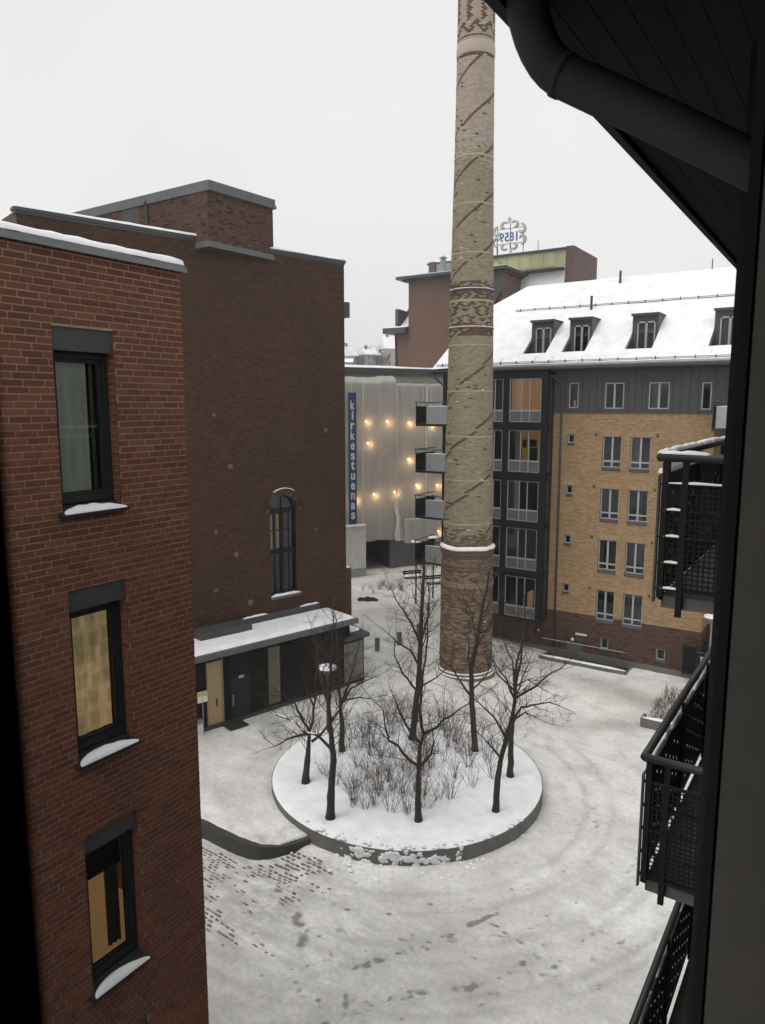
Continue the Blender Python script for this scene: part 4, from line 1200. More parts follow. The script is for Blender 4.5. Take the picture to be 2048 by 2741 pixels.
# ------------------------------------------------------------------ trees in the planter
TREES = [
 ([[-16.2,19.53,0.55],[-16.14,19.58,1.35],[-16.09,19.62,2.05],[-16.07,19.64,2.54]],
  [[[-16.07,19.64,2.54],[-16.27,19.54,2.87],[-16.46,19.47,3.3],[-16.53,19.46,3.5],[-16.96,19.21,3.9],[-17.27,19.03,4.17]],
   [[-16.07,19.64,2.54],[-16.04,19.84,2.96],[-16.1,20.03,3.57],[-16.24,20.28,4.58],[-16.36,20.6,5.68]],
   [[-16.01,19.68,2.11],[-15.8,20.11,2.42],[-15.65,20.47,2.78],[-15.5,20.84,3.21],[-15.44,21.23,3.88]],
   [[-16.11,19.6,2.43],[-16.76,19.44,2.22],[-17.15,19.38,1.86],[-17.71,19.24,1.63]],
   [[-15.92,19.76,3.43],[-16.24,19.75,4.05],[-16.56,19.79,4.84]]]),
 ([[-14.0,18.15,0.55],[-13.96,18.17,1.59],[-13.9,18.22,2.56],[-13.92,18.21,3.04],[-13.97,18.17,3.83],[-14.01,18.14,4.47],[-13.99,18.16,5.09]],
  [[[-13.95,18.18,3.01],[-14.44,18.18,3.36],[-14.96,18.06,3.37],[-15.6,17.98,3.72],[-16.28,17.83,3.84]],
   [[-13.99,18.16,5.09],[-13.63,17.82,6.19],[-13.35,17.54,7.07],[-13.03,17.19,8.08]],
   [[-13.97,18.17,3.9],[-13.71,18.34,4.4],[-13.56,18.43,4.94]],
   [[-14.01,18.14,4.53],[-14.36,18.31,5.08],[-14.79,18.58,5.89],[-15.11,18.8,6.56]],
   [[-13.99,18.16,5.03],[-13.84,18.42,5.66],[-13.81,18.6,6.38]]]),
 ([[-16.53,22.25,0.55],[-16.52,22.27,1.63],[-16.57,22.22,2.47],[-16.6,22.2,3.15]],
  [[[-16.54,22.24,2.5],[-16.55,22.69,3.15],[-16.57,23.24,3.96],[-16.68,23.78,4.95]],
   [[-16.46,22.31,2.61],[-16.1,22.26,3.24],[-15.53,22.37,3.63],[-14.89,22.49,3.98]],
   [[-16.6,22.2,3.15],[-16.6,22.16,4.29],[-16.65,22.07,5.41],[-16.67,22.0,6.63]],
   [[-16.58,22.21,2.96],[-16.69,21.86,3.8],[-16.69,21.53,4.83]],
   [[-16.46,22.31,2.69],[-15.98,22.7,2.78],[-15.48,23.12,2.63]]]),
 ([[-11.44,19.66,0.55],[-11.46,19.65,1.5],[-11.45,19.66,2.45],[-11.4,19.68,3.16],[-11.31,19.74,3.61]],
  [[[-11.46,19.65,2.49],[-11.9,19.45,2.86],[-12.33,19.27,3.31],[-12.49,19.21,3.69],[-12.56,19.23,4.29],[-12.79,19.13,4.58]],
   [[-11.42,19.68,2.45],[-10.96,19.58,3.06],[-10.77,19.44,3.57],[-10.69,19.24,4.05]],
   [[-11.31,19.74,3.61],[-10.86,19.82,3.96],[-10.1,19.92,4.66],[-9.48,20.02,5.16]],
   [[-11.31,19.74,3.61],[-11.34,19.56,4.24],[-11.23,19.38,5.19],[-11.03,19.25,6.12],[-10.79,19.03,7.47],[-10.61,18.78,8.75]],
   [[-11.4,19.69,3.3],[-11.76,19.7,3.51],[-12.05,19.78,3.85],[-12.37,19.88,4.23]]]),
 ([[-14.71,24.71,0.55],[-14.65,24.75,1.22],[-14.54,24.81,2.49],[-14.48,24.85,3.15],[-14.44,24.87,4.77],[-14.39,24.9,6.37],[-14.33,24.93,8.0]],
  [[[-14.74,24.7,0.83],[-15.22,24.67,1.39],[-15.43,24.71,1.77],[-15.84,24.75,2.45]],
   [[-14.54,24.81,2.66],[-14.88,24.21,3.49],[-14.98,23.69,4.58],[-14.75,23.5,5.41]],
   [[-14.46,24.86,3.69],[-14.88,24.89,4.26],[-15.55,24.78,4.6],[-16.24,24.68,5.05]],
   [[-14.43,24.87,4.67],[-14.57,24.36,5.63],[-14.87,23.59,6.86],[-14.92,23.3,7.43]],
   [[-14.45,24.86,2.82],[-13.91,25.31,3.23],[-13.42,25.73,3.75]],
   [[-14.44,24.87,4.77],[-13.96,24.62,5.98],[-13.66,24.17,7.41],[-13.39,24.02,8.08]],
   [[-14.46,24.86,4.13],[-13.95,24.52,5.28],[-13.35,24.46,5.81]]]),
 ([[-12.06,25.23,0.55],[-12.14,25.19,1.68],[-12.23,25.15,3.0],[-12.26,25.13,3.9],[-12.06,25.23,5.11],[-11.95,25.29,6.25],[-11.78,25.36,7.17],[-11.68,25.41,7.98]],
  [[[-12.24,25.15,2.84],[-12.75,25.22,3.29],[-13.26,25.31,3.8],[-13.74,25.32,4.08]],
   [[-12.26,25.13,3.9],[-12.3,24.97,4.36],[-12.14,24.58,5.78]],
   [[-12.21,25.16,3.11],[-11.73,25.17,3.63],[-11.35,25.08,4.46]],
   [[-12.08,25.22,5.0],[-12.55,25.73,6.04],[-13.13,25.95,6.69]],
   [[-12.02,25.25,5.42],[-11.72,25.64,5.68],[-11.67,25.98,6.28]]]),
 ([[-9.53,21.65,0.55],[-9.51,21.66,1.39],[-9.43,21.7,2.32],[-9.26,21.78,3.16],[-9.15,21.82,3.71],[-9.05,21.86,4.39]],
  [[[-9.42,21.7,2.46],[-9.77,21.38,3.04],[-10.0,21.15,3.48]],
   [[-9.25,21.78,3.11],[-9.56,21.92,3.43],[-9.86,22.04,3.74],[-10.38,22.12,3.98],[-10.67,22.2,4.22]],
   [[-9.05,21.86,4.39],[-9.04,21.9,5.04],[-8.93,21.99,5.92],[-8.86,22.08,7.0],[-8.85,22.12,7.77]],
   [[-9.13,21.83,3.8],[-8.75,22.13,4.1],[-8.28,22.46,3.77]],
   [[-9.05,21.87,4.61],[-9.25,21.52,5.34],[-9.53,21.1,6.16]]]),
 ([[-10.06,24.11,0.55],[-10.07,24.11,1.86],[-10.04,24.12,2.61],[-9.96,24.15,3.7],[-10.02,24.13,4.33]],
  [[[-10.02,24.13,2.61],[-9.87,24.57,3.13],[-9.6,24.89,3.18],[-9.11,25.44,3.2],[-8.6,26.01,2.81]],
   [[-9.96,24.15,3.61],[-9.4,24.57,4.03],[-8.93,24.96,4.54],[-8.4,25.34,4.92]],
   [[-9.96,24.15,3.7],[-9.83,24.75,4.42],[-9.75,25.26,5.12]],
   [[-9.99,24.14,3.9],[-10.72,24.24,4.35],[-11.15,24.44,4.99]],
   [[-10.02,24.13,4.33],[-10.01,23.95,5.12],[-10.25,23.67,5.87]],
   [[-10.02,24.13,4.33],[-9.81,24.05,5.37],[-9.62,23.97,6.37],[-9.57,23.87,7.11]],
   [[-9.98,24.14,4.04],[-9.48,24.13,4.45],[-8.88,24.11,4.2]]])]


def twig_grow(m, p, d, L, r, depth, rg, snow=None):
    """recursive twigs in a builder"""
    n = 3 if depth > 0 else 2
    pts = [V3(p)]; dirv = V3(d) / np.linalg.norm(d)
    for i in range(n):
        dirv = dirv + V3((rg.gauss(0, 0.16), rg.gauss(0, 0.16), rg.gauss(0.05, 0.12)))
        dirv /= np.linalg.norm(dirv)
        pts.append(pts[-1] + dirv * L / n)
    m.tube(pts, [r * (1 - 0.65 * i / n) for i in range(n + 1)], 4 if r > 0.012 else 3, cap=False)
    if depth > 0:
        kids = rg.randint(2, 4)
        for k in range(kids):
            t = rg.uniform(0.25, 1.0) * n; i = min(int(t), n - 1)
            q = pts[i] + (pts[i + 1] - pts[i]) * (t - i)
            dv = dirv + V3((rg.gauss(0, 0.75), rg.gauss(0, 0.75), rg.gauss(0.1, 0.5)))
            twig_grow(m, q, dv, L * rg.uniform(0.45, 0.75), r * 0.55, depth - 1, rg)

TREE_LABELS = [
    'bare tree with a cut-back snow lined limb, rooted nearest the pavilion door',
    'slim bare tree with a long snow lined limb crossing in front of its neighbour',
    'bare tree on the pavilion side of the planter with arms reaching over the street',
    'bare tree on the planter rim forking low into wide arms, snow clods at its foot',
    'tallest bare tree, standing in the thick of the planter shrubs',
    'bare tree with slanting leader on the chimney side of the planter',
    'leaning bare tree near the planter edge with a snapped side limb',
    'broad bare tree with wide spreading crown beside the leaning one']
for ti, (trunk, limbs) in enumerate(TREES):
    rg = random.Random(100 + ti)
    base = trunk[0]
    t = thing('bare_tree', TREE_LABELS[ti], 'tree', tuple(base), 'trees in the round planter')
    L = sum(np.linalg.norm(V3(b) - V3(a)) for a, b in zip(trunk[:-1], trunk[1:]))
    r0 = 0.145 if ti in (0, 1, 4) else 0.125
    # finer, slightly knobbly trunk
    pts, rad = [], []
    acc = 0
    for a, b in zip(trunk[:-1], trunk[1:]):
        a, b = V3(a), V3(b); sl = np.linalg.norm(b - a); k = max(2, int(sl / 0.25))
        for i in range(k):
            q = i / k
            pts.append(a + (b - a) * q + V3((rg.gauss(0, 0.008), rg.gauss(0, 0.008), 0)))
            s_ = (acc + sl * q) / L
            rad.append(r0 * (1 - 0.62 * s_) * rg.uniform(0.94, 1.08) * (1.25 if acc + sl * q < 0.12 else 1))
        acc += sl
    pts.append(V3(trunk[-1])); rad.append(r0 * 0.36)
    pts[0] = pts[0] - UP * 0.15
    m = MB(); m.tube(pts, rad, 9); m.build('trunk', 'bark', t, smooth=True)
    cm = MB()
    for l in limbs:
        lp = [V3(p) for p in l]
        # resample with a little wobble
        fine_ = [lp[0]]
        for a, b in zip(lp[:-1], lp[1:]):
            k = max(2, int(np.linalg.norm(b - a) / 0.3))
            for i in range(1, k + 1):
                fine_.append(a + (b - a) * i / k + V3((rg.gauss(0, 0.02), rg.gauss(0, 0.02), rg.gauss(0, 0.02))))
        n_ = len(fine_)
        rl = 0.055 if len(l) > 3 else 0.042
        cm.tube(fine_, [rl * (1 - 0.8 * i / (n_ - 1)) for i in range(n_)], 6, cap=False)
        # side branches along the limb
        for i in range(1, n_ - 1):
            for _ in range(2 if i > n_ * 0.2 else 1):
                d = fine_[i + 1] - fine_[i]; d /= np.linalg.norm(d)
                side = V3((rg.gauss(0, 1), rg.gauss(0, 1), rg.gauss(0.35, 0.6)))
                side -= d * np.dot(side, d); side /= np.linalg.norm(side) + 1e-6
                f_ = 1 - 0.55 * i / n_
                twig_grow(cm, fine_[i], d * rg.uniform(0.4, 1.0) + side, rg.uniform(0.5, 1.0) * (0.5 + 0.5 * f_), 0.012 * f_ + 0.0035, 2, rg)
        twig_grow(cm, fine_[-1], fine_[-1] - fine_[-2] + UP * 0.05, 0.8, 0.012, 2, rg)
    # side branches on the leader part of the trunk
    tp = pts[int(len(pts) * 0.5):]
    for i in range(len(tp) - 1):
        side = V3((rg.gauss(0, 1), rg.gauss(0, 1), 0.5)); side /= np.linalg.norm(side)
        if rg.random() < 0.8:
            twig_grow(cm, tp[i], side + UP * 0.5, rg.uniform(0.7, 1.3), 0.018, 2, rg)
    cr = cm.build('crown', 'twig', t)
    # snow lying on the flatter limbs
    if ti in (0, 1):
        for l in limbs[:1]:
            for q in range(1, len(l) - 1):
                a, b = V3(l[q]), V3(l[q + 1])
                if abs(b[2] - a[2]) < 0.6 * np.linalg.norm(b - a):
                    sd_ = np.cross(b - a, UP); sd_ /= np.linalg.norm(sd_)
                    snow_strip(a + (b - a) * 0.1 + UP * 0.025, a + (b - a) * 0.9 + UP * 0.02, 0.05, 0.03, side=sd_, n=8, seed=ti * 10 + q, parent=cr)

# ------------------------------------------------------------------ shrubs in the planter
SH_LABEL = 'leafless many stemmed shrub growing out of the planter snow'
protos = []
for k in range(5):
    rg = random.Random(40 + k)
    t = local_thing('shrub', SH_LABEL, 'shrub', (0, 0, 0), 0, 'shrubs in the round planter')
    m = MB()
    for s in range(rg.randint(11, 16)):
        a = rg.random() * 6.28; lean = rg.uniform(0.05, 0.5)
        d = V3((math.cos(a) * lean, math.sin(a) * lean, 1))
        p = V3((math.cos(a) * rg.uniform(0.02, 0.16), math.sin(a) * rg.uniform(0.02, 0.16), -0.08))
        twig_grow(m, p, d, rg.uniform(0.8, 1.4), 0.0095, 1, rg)
    m.build('stems', 'shrub', t)
    protos.append(t)
rg = random.Random(77)
spots = []
tb = [V3(t[0][0]) for t in TREES]
while len(spots) < 66:
    a = rg.random() * 6.28; r_ = 3.75 * math.sqrt(rg.random())
    p = (PC[0] - 0.25 + r_ * math.cos(a) * 0.92, PC[1] + 0.5 + r_ * math.sin(a))
    if any(math.hypot(p[0] - q[0], p[1] - q[1]) < 0.36 for q in spots): continue
    if any(math.hypot(p[0] - q[0], p[1] - q[1]) < 0.3 for q in tb): continue
    spots.append(p)
for i, p in enumerate(spots):
    s_ = rg.uniform(0.72, 1.05)
    if i < 5:
        protos[i].location = (*p, 0.58); protos[i].rotation_euler = (0, 0, rg.random() * 6)
    else:
        copy_thing(protos[i % 5], (*p, 0.58), rg.random() * 6.28, sc=(s_, s_, s_ * rg.uniform(0.85, 1.1)))
# ------------------------------------------------------------------ yellow brick apartment house
yb = thing('yellow_brick_house', 'yellow brick apartment house with dark glazed bay and snowy dormer roof', 'building', (-9, 44, 0))
YF = 40.0
def PY(u, z, d): return (u, YF - d, z)
big = []
for top in (12.7, 9.85, 6.98, 4.1):
    big.append((-11.82, -10.8, top - 1.72, top, 2)); big.append((-10.33, -9.28, top - 1.74 - (0.05 if top < 5 else 0), top - 0.01, 2))
tiny = [(-13.8, -13.4, t - 0.5, t, 1) for t in (12.75, 9.89, 7.04, 4.2)]
bas = [(-11.48, -11.03, 0.72, 1.37, 1), (-8.45, -7.97, 0.65, 1.29, 1)]
zincw = [(-13.79, -13.26, 14.2, 15.57, 1), (-11.8, -10.79, 14.16, 15.54, 2), (-9.51, -8.48, 14.15, 15.53, 2), (-6.93, -6.47, 14.12, 15.49, 1)]
YL, YR = -21.2, -6.24
ZB, ZY = 2.55, 13.95
door = (-13.4, -12.47, -1.3, 0.78)
HS = lambda L_: [(h[0], h[1], h[2] - (0.17 if h[4] == 2 else 0.13), h[3]) for h in L_]
holes = HS(big + tiny + bas) + [h[:4] for h in zincw] + [door]
wall_sheet(PY, YL, YR, -1.4, 16.3, holes, 0.16, 'wall', 'yellow_mortar', yb)
m = MB()
m.quad((YL, YF, -1.4), (YL, YF, 16.3), (YL, 54, 16.3), (YL, 54, -1.4))
m.quad((YR, YF, -1.4), (YR, 41.9, -1.4), (YR, 41.9, 16.3), (YR, YF, 16.3))
m.quad((YR, 41.9, -1.4), (4, 41.9, -1.4), (4, 41.9, 16.3), (YR, 41.9, 16.3))
m.quad((YL, 54, -1.4), (4, 54, -1.4), (4, 54, 16.3), (YL, 54, 16.3))
m.quad((4, 41.9, -1.4), (4, 54, -1.4), (4, 54, 16.3), (4, 41.9, 16.3))
m.build('wall', 'yellow_mortar', yb)
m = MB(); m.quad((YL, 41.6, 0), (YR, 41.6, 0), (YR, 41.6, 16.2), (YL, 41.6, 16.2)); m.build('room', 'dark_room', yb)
lay_bricks(brick_rects(-14.66, YR, ZB, ZY, HS(big + tiny), soldier=(ZY - 0.25, ZY)), (0, YF, 0), (1, 0, 0), (0, -1, 0), 'yellow_brick', yb, proud=0.011, focus=(-8.5, 30, 7))
lay_bricks(brick_rects(YL, YR, 0.0, ZB, HS(big + bas) + [door]), (0, YF, 0), (1, 0, 0), (0, -1, 0), 'brown_brick', yb, proud=0.011, focus=(-8.5, 30, 2))
rr = brick_rects(41.9 - 1.9, 41.9, 0, ZY, [])
for mt_n, z0, z1 in (('yellow_brick', ZB, ZY), ('brown_brick', 0, ZB)):
    lay_bricks(brick_rects(YR, 3.0, z0, z1, [(-5.9, -4.9, 0.2, 4.0)]), (0, 41.9, 0), (1, 0, 0), (0, -1, 0), mt_n, yb, singles=0)
    lay_bricks(brick_rects(YF + 0.01, 41.9, z0, z1, []), (YR, 0, 0), (0, 1, 0), (1, 0, 0), mt_n, yb, singles=0)
m = MB(); m.box(-5.88, -4.92, 41.86, 41.88, 0.2, 3.98); gd2 = m.build('door', 'frame_grey', yb)
# soldier courses over the windows
for (a, b, c, d, n_) in big + tiny:
    k = int((b - a + 0.3) / 0.075)
    for i in range(k):
        mm = MB(); u = a - 0.15 + i * 0.075
        mm.box(u + 0.006, u + 0.069, YF - 0.0145, YF - 0.002, d + 0.006, d + 0.235); mm.build('lintel_brick', 'yellow_brick', yb)
m = MB(); m.box(YL, YR, YF - 0.14, YF - 0.013, -0.1, 0.28); m.build('plinth', 'concrete', yb)
# ventilation grilles
for u in (-12.2, -8.95):
    for z in (12.7, 9.85, 6.98, 4.05):
        mm = MB(); mm.box(u - 0.07, u + 0.07, YF - 0.025, YF - 0.01, z - 0.02, z + 0.14); mm.build('air_vent', 'zinc_light' if False else 'brown_mortar', yb)

def casement(P, a, b, c, d, parts, parent, fm='frame_grey', transom=0.3, depth=0.12, sill=True, fw=0.06, cur=None, seed=0):
    f = MB()
    d0, d1 = -depth - 0.05, -depth + 0.03
    pbox(f, P, a, a + fw, c, d, d0, d1); pbox(f, P, b - fw, b, c, d, d0, d1)
    pbox(f, P, a + fw, b - fw, c, c + fw, d0, d1); pbox(f, P, a + fw, b - fw, d - fw, d, d0, d1)
    if parts == 2:
        mid = (a + b) / 2; pbox(f, P, mid - fw * 0.85, mid + fw * 0.85, c + fw, d - fw, d0, d1 + 0.005)
        if transom: pbox(f, P, a + fw, b - fw, c + transom, c + transom + fw * 1.5, d0, d1 + 0.003)
    win = f.build('window', fm, parent)
    if parts == 2 and transom:
        mid = (a + b) / 2
        cells = [(a + fw, mid - fw * 0.85, c + transom + fw * 1.5, d - fw), (mid + fw * 0.85, b - fw, c + transom + fw * 1.5, d - fw), (a + fw, mid - fw * 0.85, c + fw, c + transom), (mid + fw * 0.85, b - fw, c + fw, c + transom)]
    elif parts == 2:
        mid = (a + b) / 2
        cells = [(a + fw, mid - fw * 0.85, c + fw, d - fw), (mid + fw * 0.85, b - fw, c + fw, d - fw)]
    else:
        cells = [(a + fw, b - fw, c + fw, d - fw)]
    for q in cells:
        g = MB(); g.quad(P(q[0], q[2], -depth), P(q[1], q[2], -depth), P(q[1], q[3], -depth), P(q[0], q[3], -depth)); g.build('pane', 'glass', win)
    if sill:
        s = MB(); sh = 0.165 if parts == 2 else 0.125
        s.prism([P(a + 0.003, c - sh, -depth), P(a + 0.003, c - sh, 0.05), P(a + 0.003, c - sh + 0.04, 0.06), P(a + 0.003, c - 0.002, -depth)], V3(P(b - 0.003, 0, 0)) - V3(P(a + 0.003, 0, 0)))
        s.build('sill', 'zinc', win)
    if cur:
        wavy_curtain(P, a + (b - a) * cur[0], a + (b - a) * cur[1], c + 0.05, d - 0.05, -depth - 0.15, 'curtain', cur[2], win, waves=3, seed=seed)
    return win

curt = {1: (0.05, 0.5, 'curtain'), 4: (0.55, 0.95, 'dark_room'), 5: (0.02, 0.98, 'curtain'), 7: (0.02, 0.98, 'curtain_green'), 3: (0.5, 0.7, 'curtain')}
for i, (a, b, c, d, n_) in enumerate(big):
    casement(PY, a, b, c + 0.0, d, 2, yb, cur=curt.get(i), seed=i)
for h in tiny: casement(PY, *h[:4], 1, yb, fw=0.07)
for h in bas: casement(PY, *h[:4], 1, yb, fw=0.07)
# zinc storey
u = -14.66
seams = [-14.66, -14.2, -13.95, -13.05, -12.65, -12.25, -11.95, -10.6, -10.2, -9.85, -9.65, -8.3, -7.9, -7.5, -7.1, -6.3, -6.24]
m = MB(); m.holed(lambda a, b: PY(a, b, 0.03), [-14.66, YR], [ZY, 16.25], [h[:4] for h in zincw]); m.build('zinc_cladding', 'zinc', yb)
for s_ in seams[1:-1]:
    mm = MB(); mm.box(s_ - 0.012, s_ + 0.012, YF - 0.065, YF - 0.031, ZY + 0.03, 16.2); mm.build('seam', 'zinc', yb)
m = MB(); m.box(-14.66, YR, YF - 0.07, YF - 0.012, ZY - 0.03, ZY + 0.05); m.build('drip_edge', 'zinc', yb)
for i, h in enumerate(zincw):
    casement(PY, h[0], h[1], h[2], h[3], h[4], yb, transom=0, sill=False, depth=0.02, cur=((0.1, 0.9, 'curtain') if i in (2,) else None), seed=i + 20)
mm = MB(); mm.box(-13.62, -13.5, YF + 0.25, YF + 0.3, 14.3, 14.62); mm.build('lamp_glow', 'win_orange', yb)

m = MB(); m.box(YR + 0.001, -2.5, YF - 0.03, YF + 1.85, ZY + 0.02, 16.24); m.build('zinc_cladding', 'zinc', yb)
for s_ in (-5.8, -5.4, -5.0, -4.6):
    mm = MB(); mm.box(s_ - 0.012, s_ + 0.012, YF - 0.065, YF - 0.031, ZY + 0.03, 16.2); mm.build('seam', 'zinc', yb)
# glazed bay
BY = 39.0
def PB(u, z, d): return (u, BY - d, z)
bx0, bx1 = -21.2, -14.65
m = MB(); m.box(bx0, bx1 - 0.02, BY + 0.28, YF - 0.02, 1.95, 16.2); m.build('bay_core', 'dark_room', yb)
m = MB()
floors = [(13.41, 14.06, 15.84), (10.57, 11.22, 12.94), (7.75, 8.4, 10.06), (4.92, 5.57, 7.32), (2.05, 2.69, 4.46)]
posts = [(-21.2, -20.9), (-19.2, -18.85), (-17.3, -16.96), (-15.02, bx1)]
for a, b in posts: m.box(a, b, BY - 0.03, BY + 0.27, 1.95, 16.2)
bz = [(1.95, 2.03)] + [(floors[k + 1][2] + 0.02, floors[k][0] - 0.02) for k in range(3, -1, -1)] + [(15.86, 16.2)]
for a, b in bz: m.box(bx0, bx1, BY - 0.025, BY + 0.26, a, b)
m.box(bx1 - 0.1, bx1 + 0.002, YF - 0.28, YF - 0.02, 1.95, 16.2)
for a, b in bz: m.box(bx1 - 0.1, bx1 - 0.004, BY + 0.26, YF - 0.28, a, b)
bay = m.build('bay_frame', 'black_metal', yb)
units = [(-20.88, -19.22), (-18.83, -17.32), (-16.94, -15.04)]
for fi, (zb, zs, zt) in enumerate(floors):
    for ui, (a, b) in enumerate(units):
        f = MB(); fw = 0.045
        wdt = b - a
        mul = [a + fw / 2, a + wdt * 0.385, a + wdt * 0.64, b - fw / 2] if ui == 2 else [a + fw / 2, a + wdt * 0.36, a + wdt * 0.62, b - fw / 2]
        if ui == 1: mul = [a + fw / 2, a + wdt * 0.4, b - fw / 2 - 0.5, b - fw / 2]
        for x in mul: f.box(x - fw / 2, x + fw / 2, BY + 0.04, BY + 0.13, zb, zt)
        for z in (zb, zs - 0.06, zt - fw): f.box(a, b, BY + 0.045, BY + 0.125, z, z + (0.09 if z == zs - 0.06 else fw))
        win = f.build('window', 'frame_grey', bay)
        for k in range(3):
            g = MB(); g.quad(PB(mul[k], zs, -0.09), PB(mul[k + 1], zs, -0.09), PB(mul[k + 1], zt, -0.09), PB(mul[k], zt, -0.09)); g.build('pane', 'glass', win)
            g = MB(); g.box(mul[k] + 0.02, mul[k + 1] - 0.02, BY + 0.07, BY + 0.1, zb + 0.03, zs - 0.05); g.build('spandrel_panel', 'panel_grey', win)
        # what hangs behind
        kind = {(0, 2): 'win_orange', (0, 1): 'curtain', (2, 2): 'half', (3, 2): 'curtain', (4, 2): 'mixed', (1, 2): 'lit'}.get((fi, ui))
        if kind in ('win_orange', 'curtain'):
            wavy_curtain(PB, a + 0.05, b - 0.05, zs - 0.05, zt - 0.04, -0.2, 'curtain', kind, win, waves=8, amp=0.02, seed=fi)
        if kind == 'half':
            wavy_curtain(PB, a + 0.05, mul[1] - 0.02, zs - 0.05, zt - 0.04, -0.2, 'curtain', 'curtain', win, waves=4, seed=fi)
        if kind == 'lit':
            g = MB(); g.quad(PB(mul[1], zs - 0.05, -0.255), PB(b, zs - 0.05, -0.255), PB(b, zt, -0.255), PB(mul[1], zt, -0.255)); g.build('room_light', 'win_yellow', win)
            g = MB()   # dark shapes against the lit room: a screen and the back of a chair
            g.box(mul[1] + 0.08, mul[1] + 0.3, BY + 0.2, BY + 0.23, zs + 0.75, zs + 1.2)
            g.box(mul[2] + 0.02, mul[2] + 0.42, BY + 0.19, BY + 0.22, zs + 0.8, zs + 1.22)
            g.box(mul[2] + 0.06, mul[2] + 0.48, BY + 0.15, BY + 0.18, zs, zs + 0.75)
            g.build('chair_back', 'black_metal', win)
        if kind == 'mixed':
            wavy_curtain(PB, a + 0.05, mul[1] - 0.02, zs - 0.05, zt - 0.04, -0.2, 'curtain', 'brown_mortar', win, waves=4, seed=fi)
            g = MB(); g.quad(PB(mul[2] + 0.12, zs - 0.05, -0.25), PB(b - 0.2, zs - 0.05, -0.25), PB(b - 0.2, zt - 0.7, -0.25), PB(mul[2] + 0.12, zt - 0.9, -0.25)); g.build('room_light', 'win_orange', win)
    # return of the bay
    f = MB(); xx = bx1 - 0.06
    for y0 in (BY + 0.3, YF - 0.42): f.box(xx - 0.04, xx + 0.03, y0, y0 + 0.05, zb, zt)
    for z in (zb, zs - 0.06, zt - 0.05): f.box(xx - 0.035, xx + 0.025, BY + 0.35, YF - 0.42, z, z + 0.06)
    f.box(xx - 0.02, xx + 0.01, BY + 0.35, YF - 0.42, zb + 0.06, zs - 0.06)
    win = f.build('window', 'frame_grey', bay)
    g = MB(); g.quad((xx, BY + 0.35, zs), (xx, YF - 0.42, zs), (xx, YF - 0.42, zt), (xx, BY + 0.35, zt)); g.build('pane', 'glass', win)
    if fi != 1: wavy_curtain(lambda u_, z_, d_: (xx - 0.06 + d_, u_, z_), BY + 0.36, YF - 0.43, zs, zt, 0, 'curtain', 'curtain', win, waves=3, amp=0.01, seed=fi + 3)
m = MB(); m.quad((bx0, BY, 1.95), (bx1, BY, 1.95), (bx1, YF, 1.95), (bx0, YF, 1.95)); m.build('bay_underside', 'dark_metal', bay)

# roof
SL = R(36); EY, EZ = 39.25, 16.42
def PRf(x, v, d=0): return (x, EY + v * math.cos(SL) - d * math.sin(SL), EZ + v * math.sin(SL) + d * math.cos(SL))
RID = (47.0 - EY) / math.cos(SL)
dorm = [(-16.71, -15.37), (-14.41, -13.13), (-10.92, -9.57), (-6.79, -5.45)]
YW = 41.5; vF = (YW - EY) / math.cos(SL); zF = EZ + vF * math.sin(SL); SILL = 17.22
vB = (SILL - EZ) / math.sin(SL); yB = EY + vB * math.cos(SL)
rh = [(a + 0.04, b - 0.04, vB, vF + 0.35) for a, b in dorm]
gab = [(-22.15, 0), (-21.95, (42.2 - EY) / math.cos(SL)), (-21.05, (45.1 - EY) / math.cos(SL)), (-19.3, RID)]
m = MB()
xl = -19.0
m.holed(lambda a, b: PRf(a, b, 0.0), [xl, 4.0], [0, RID], rh)
m.poly([PRf(xl, 0), PRf(xl, RID)] + [PRf(*g) for g in gab[::-1]])
BR = lambda p: (p[0], 2 * 47.0 - p[1], p[2])
m.quad(PRf(4, 0), PRf(4, RID), BR(PRf(4, 0)), BR(PRf(4, 0)))
m.poly([BR(PRf(4, 0)), BR(PRf(4, RID)), BR(PRf(gab[-1][0], RID))] + [BR(PRf(*g)) for g in gab[-2::-1]])
for i in range(3):
    m.quad(PRf(*gab[i]), PRf(*gab[i + 1]), BR(PRf(*gab[i + 1])), BR(PRf(*gab[i])))
m.quad(PRf(4, 0), (4, 41.9, EZ - 0.12), (YL, 41.9, EZ - 0.12), PRf(-22.15, 0))
roof = m.build('roof', 'zinc', yb)
# snow blanket, a real sheet with thickness and soft edges
sv, sf = [], []
xs = np.arange(-22.1, 4.0, 0.2); vs2 = np.arange(0.12, RID + 0.01, 0.2)
rh2 = [(a - 0.02, b + 0.02, vB - 0.05, vF + 0.72) for a, b in dorm]
lim = lambda v: np.interp(v, [g[1] for g in gab], [g[0] for g in gab])
XX, VV = np.meshgrid(xs, vs2, indexing='ij')
inh = np.zeros_like(XX, bool)
for (a, b), (c0, c1) in zip(dorm, [(vB, vF)] * 4):
    inh |= (XX > a - 0.06) & (XX < b + 0.06) & (VV > vB - 0.06) & (VV < vF + 0.05)
depth_ = 0.1 + 0.1 * (fbm(XX * 0.5, VV * 0.5, 4, 13) - 0.4)
depth_ = np.maximum(depth_, 0.05)
m = MB()
rh3 = [(a - 0.03, b + 0.03, vB - 0.05, vF + 0.3) for a, b in dorm]
us_ = [round(float(x), 4) for x in np.arange(-19.0, 4.01, 0.25)]; vv_ = [round(float(v), 4) for v in np.linspace(0.16, RID, 38)]
def snow_pt(x, v):
    d = 0.12 + 0.1 * (float(fbm(np.array(x * 0.45), np.array(v * 0.6), 4, 13)) - 0.4)
    return PRf(x, v, d)
m.holed(snow_pt, us_, vv_, rh3)
m.poly([snow_pt(xl, 0.16)] + [snow_pt(xl, v) for v in vv_[1:]] + [PRf(g[0] + 0.02, g[1], 0.1) for g in gab[::-1]])
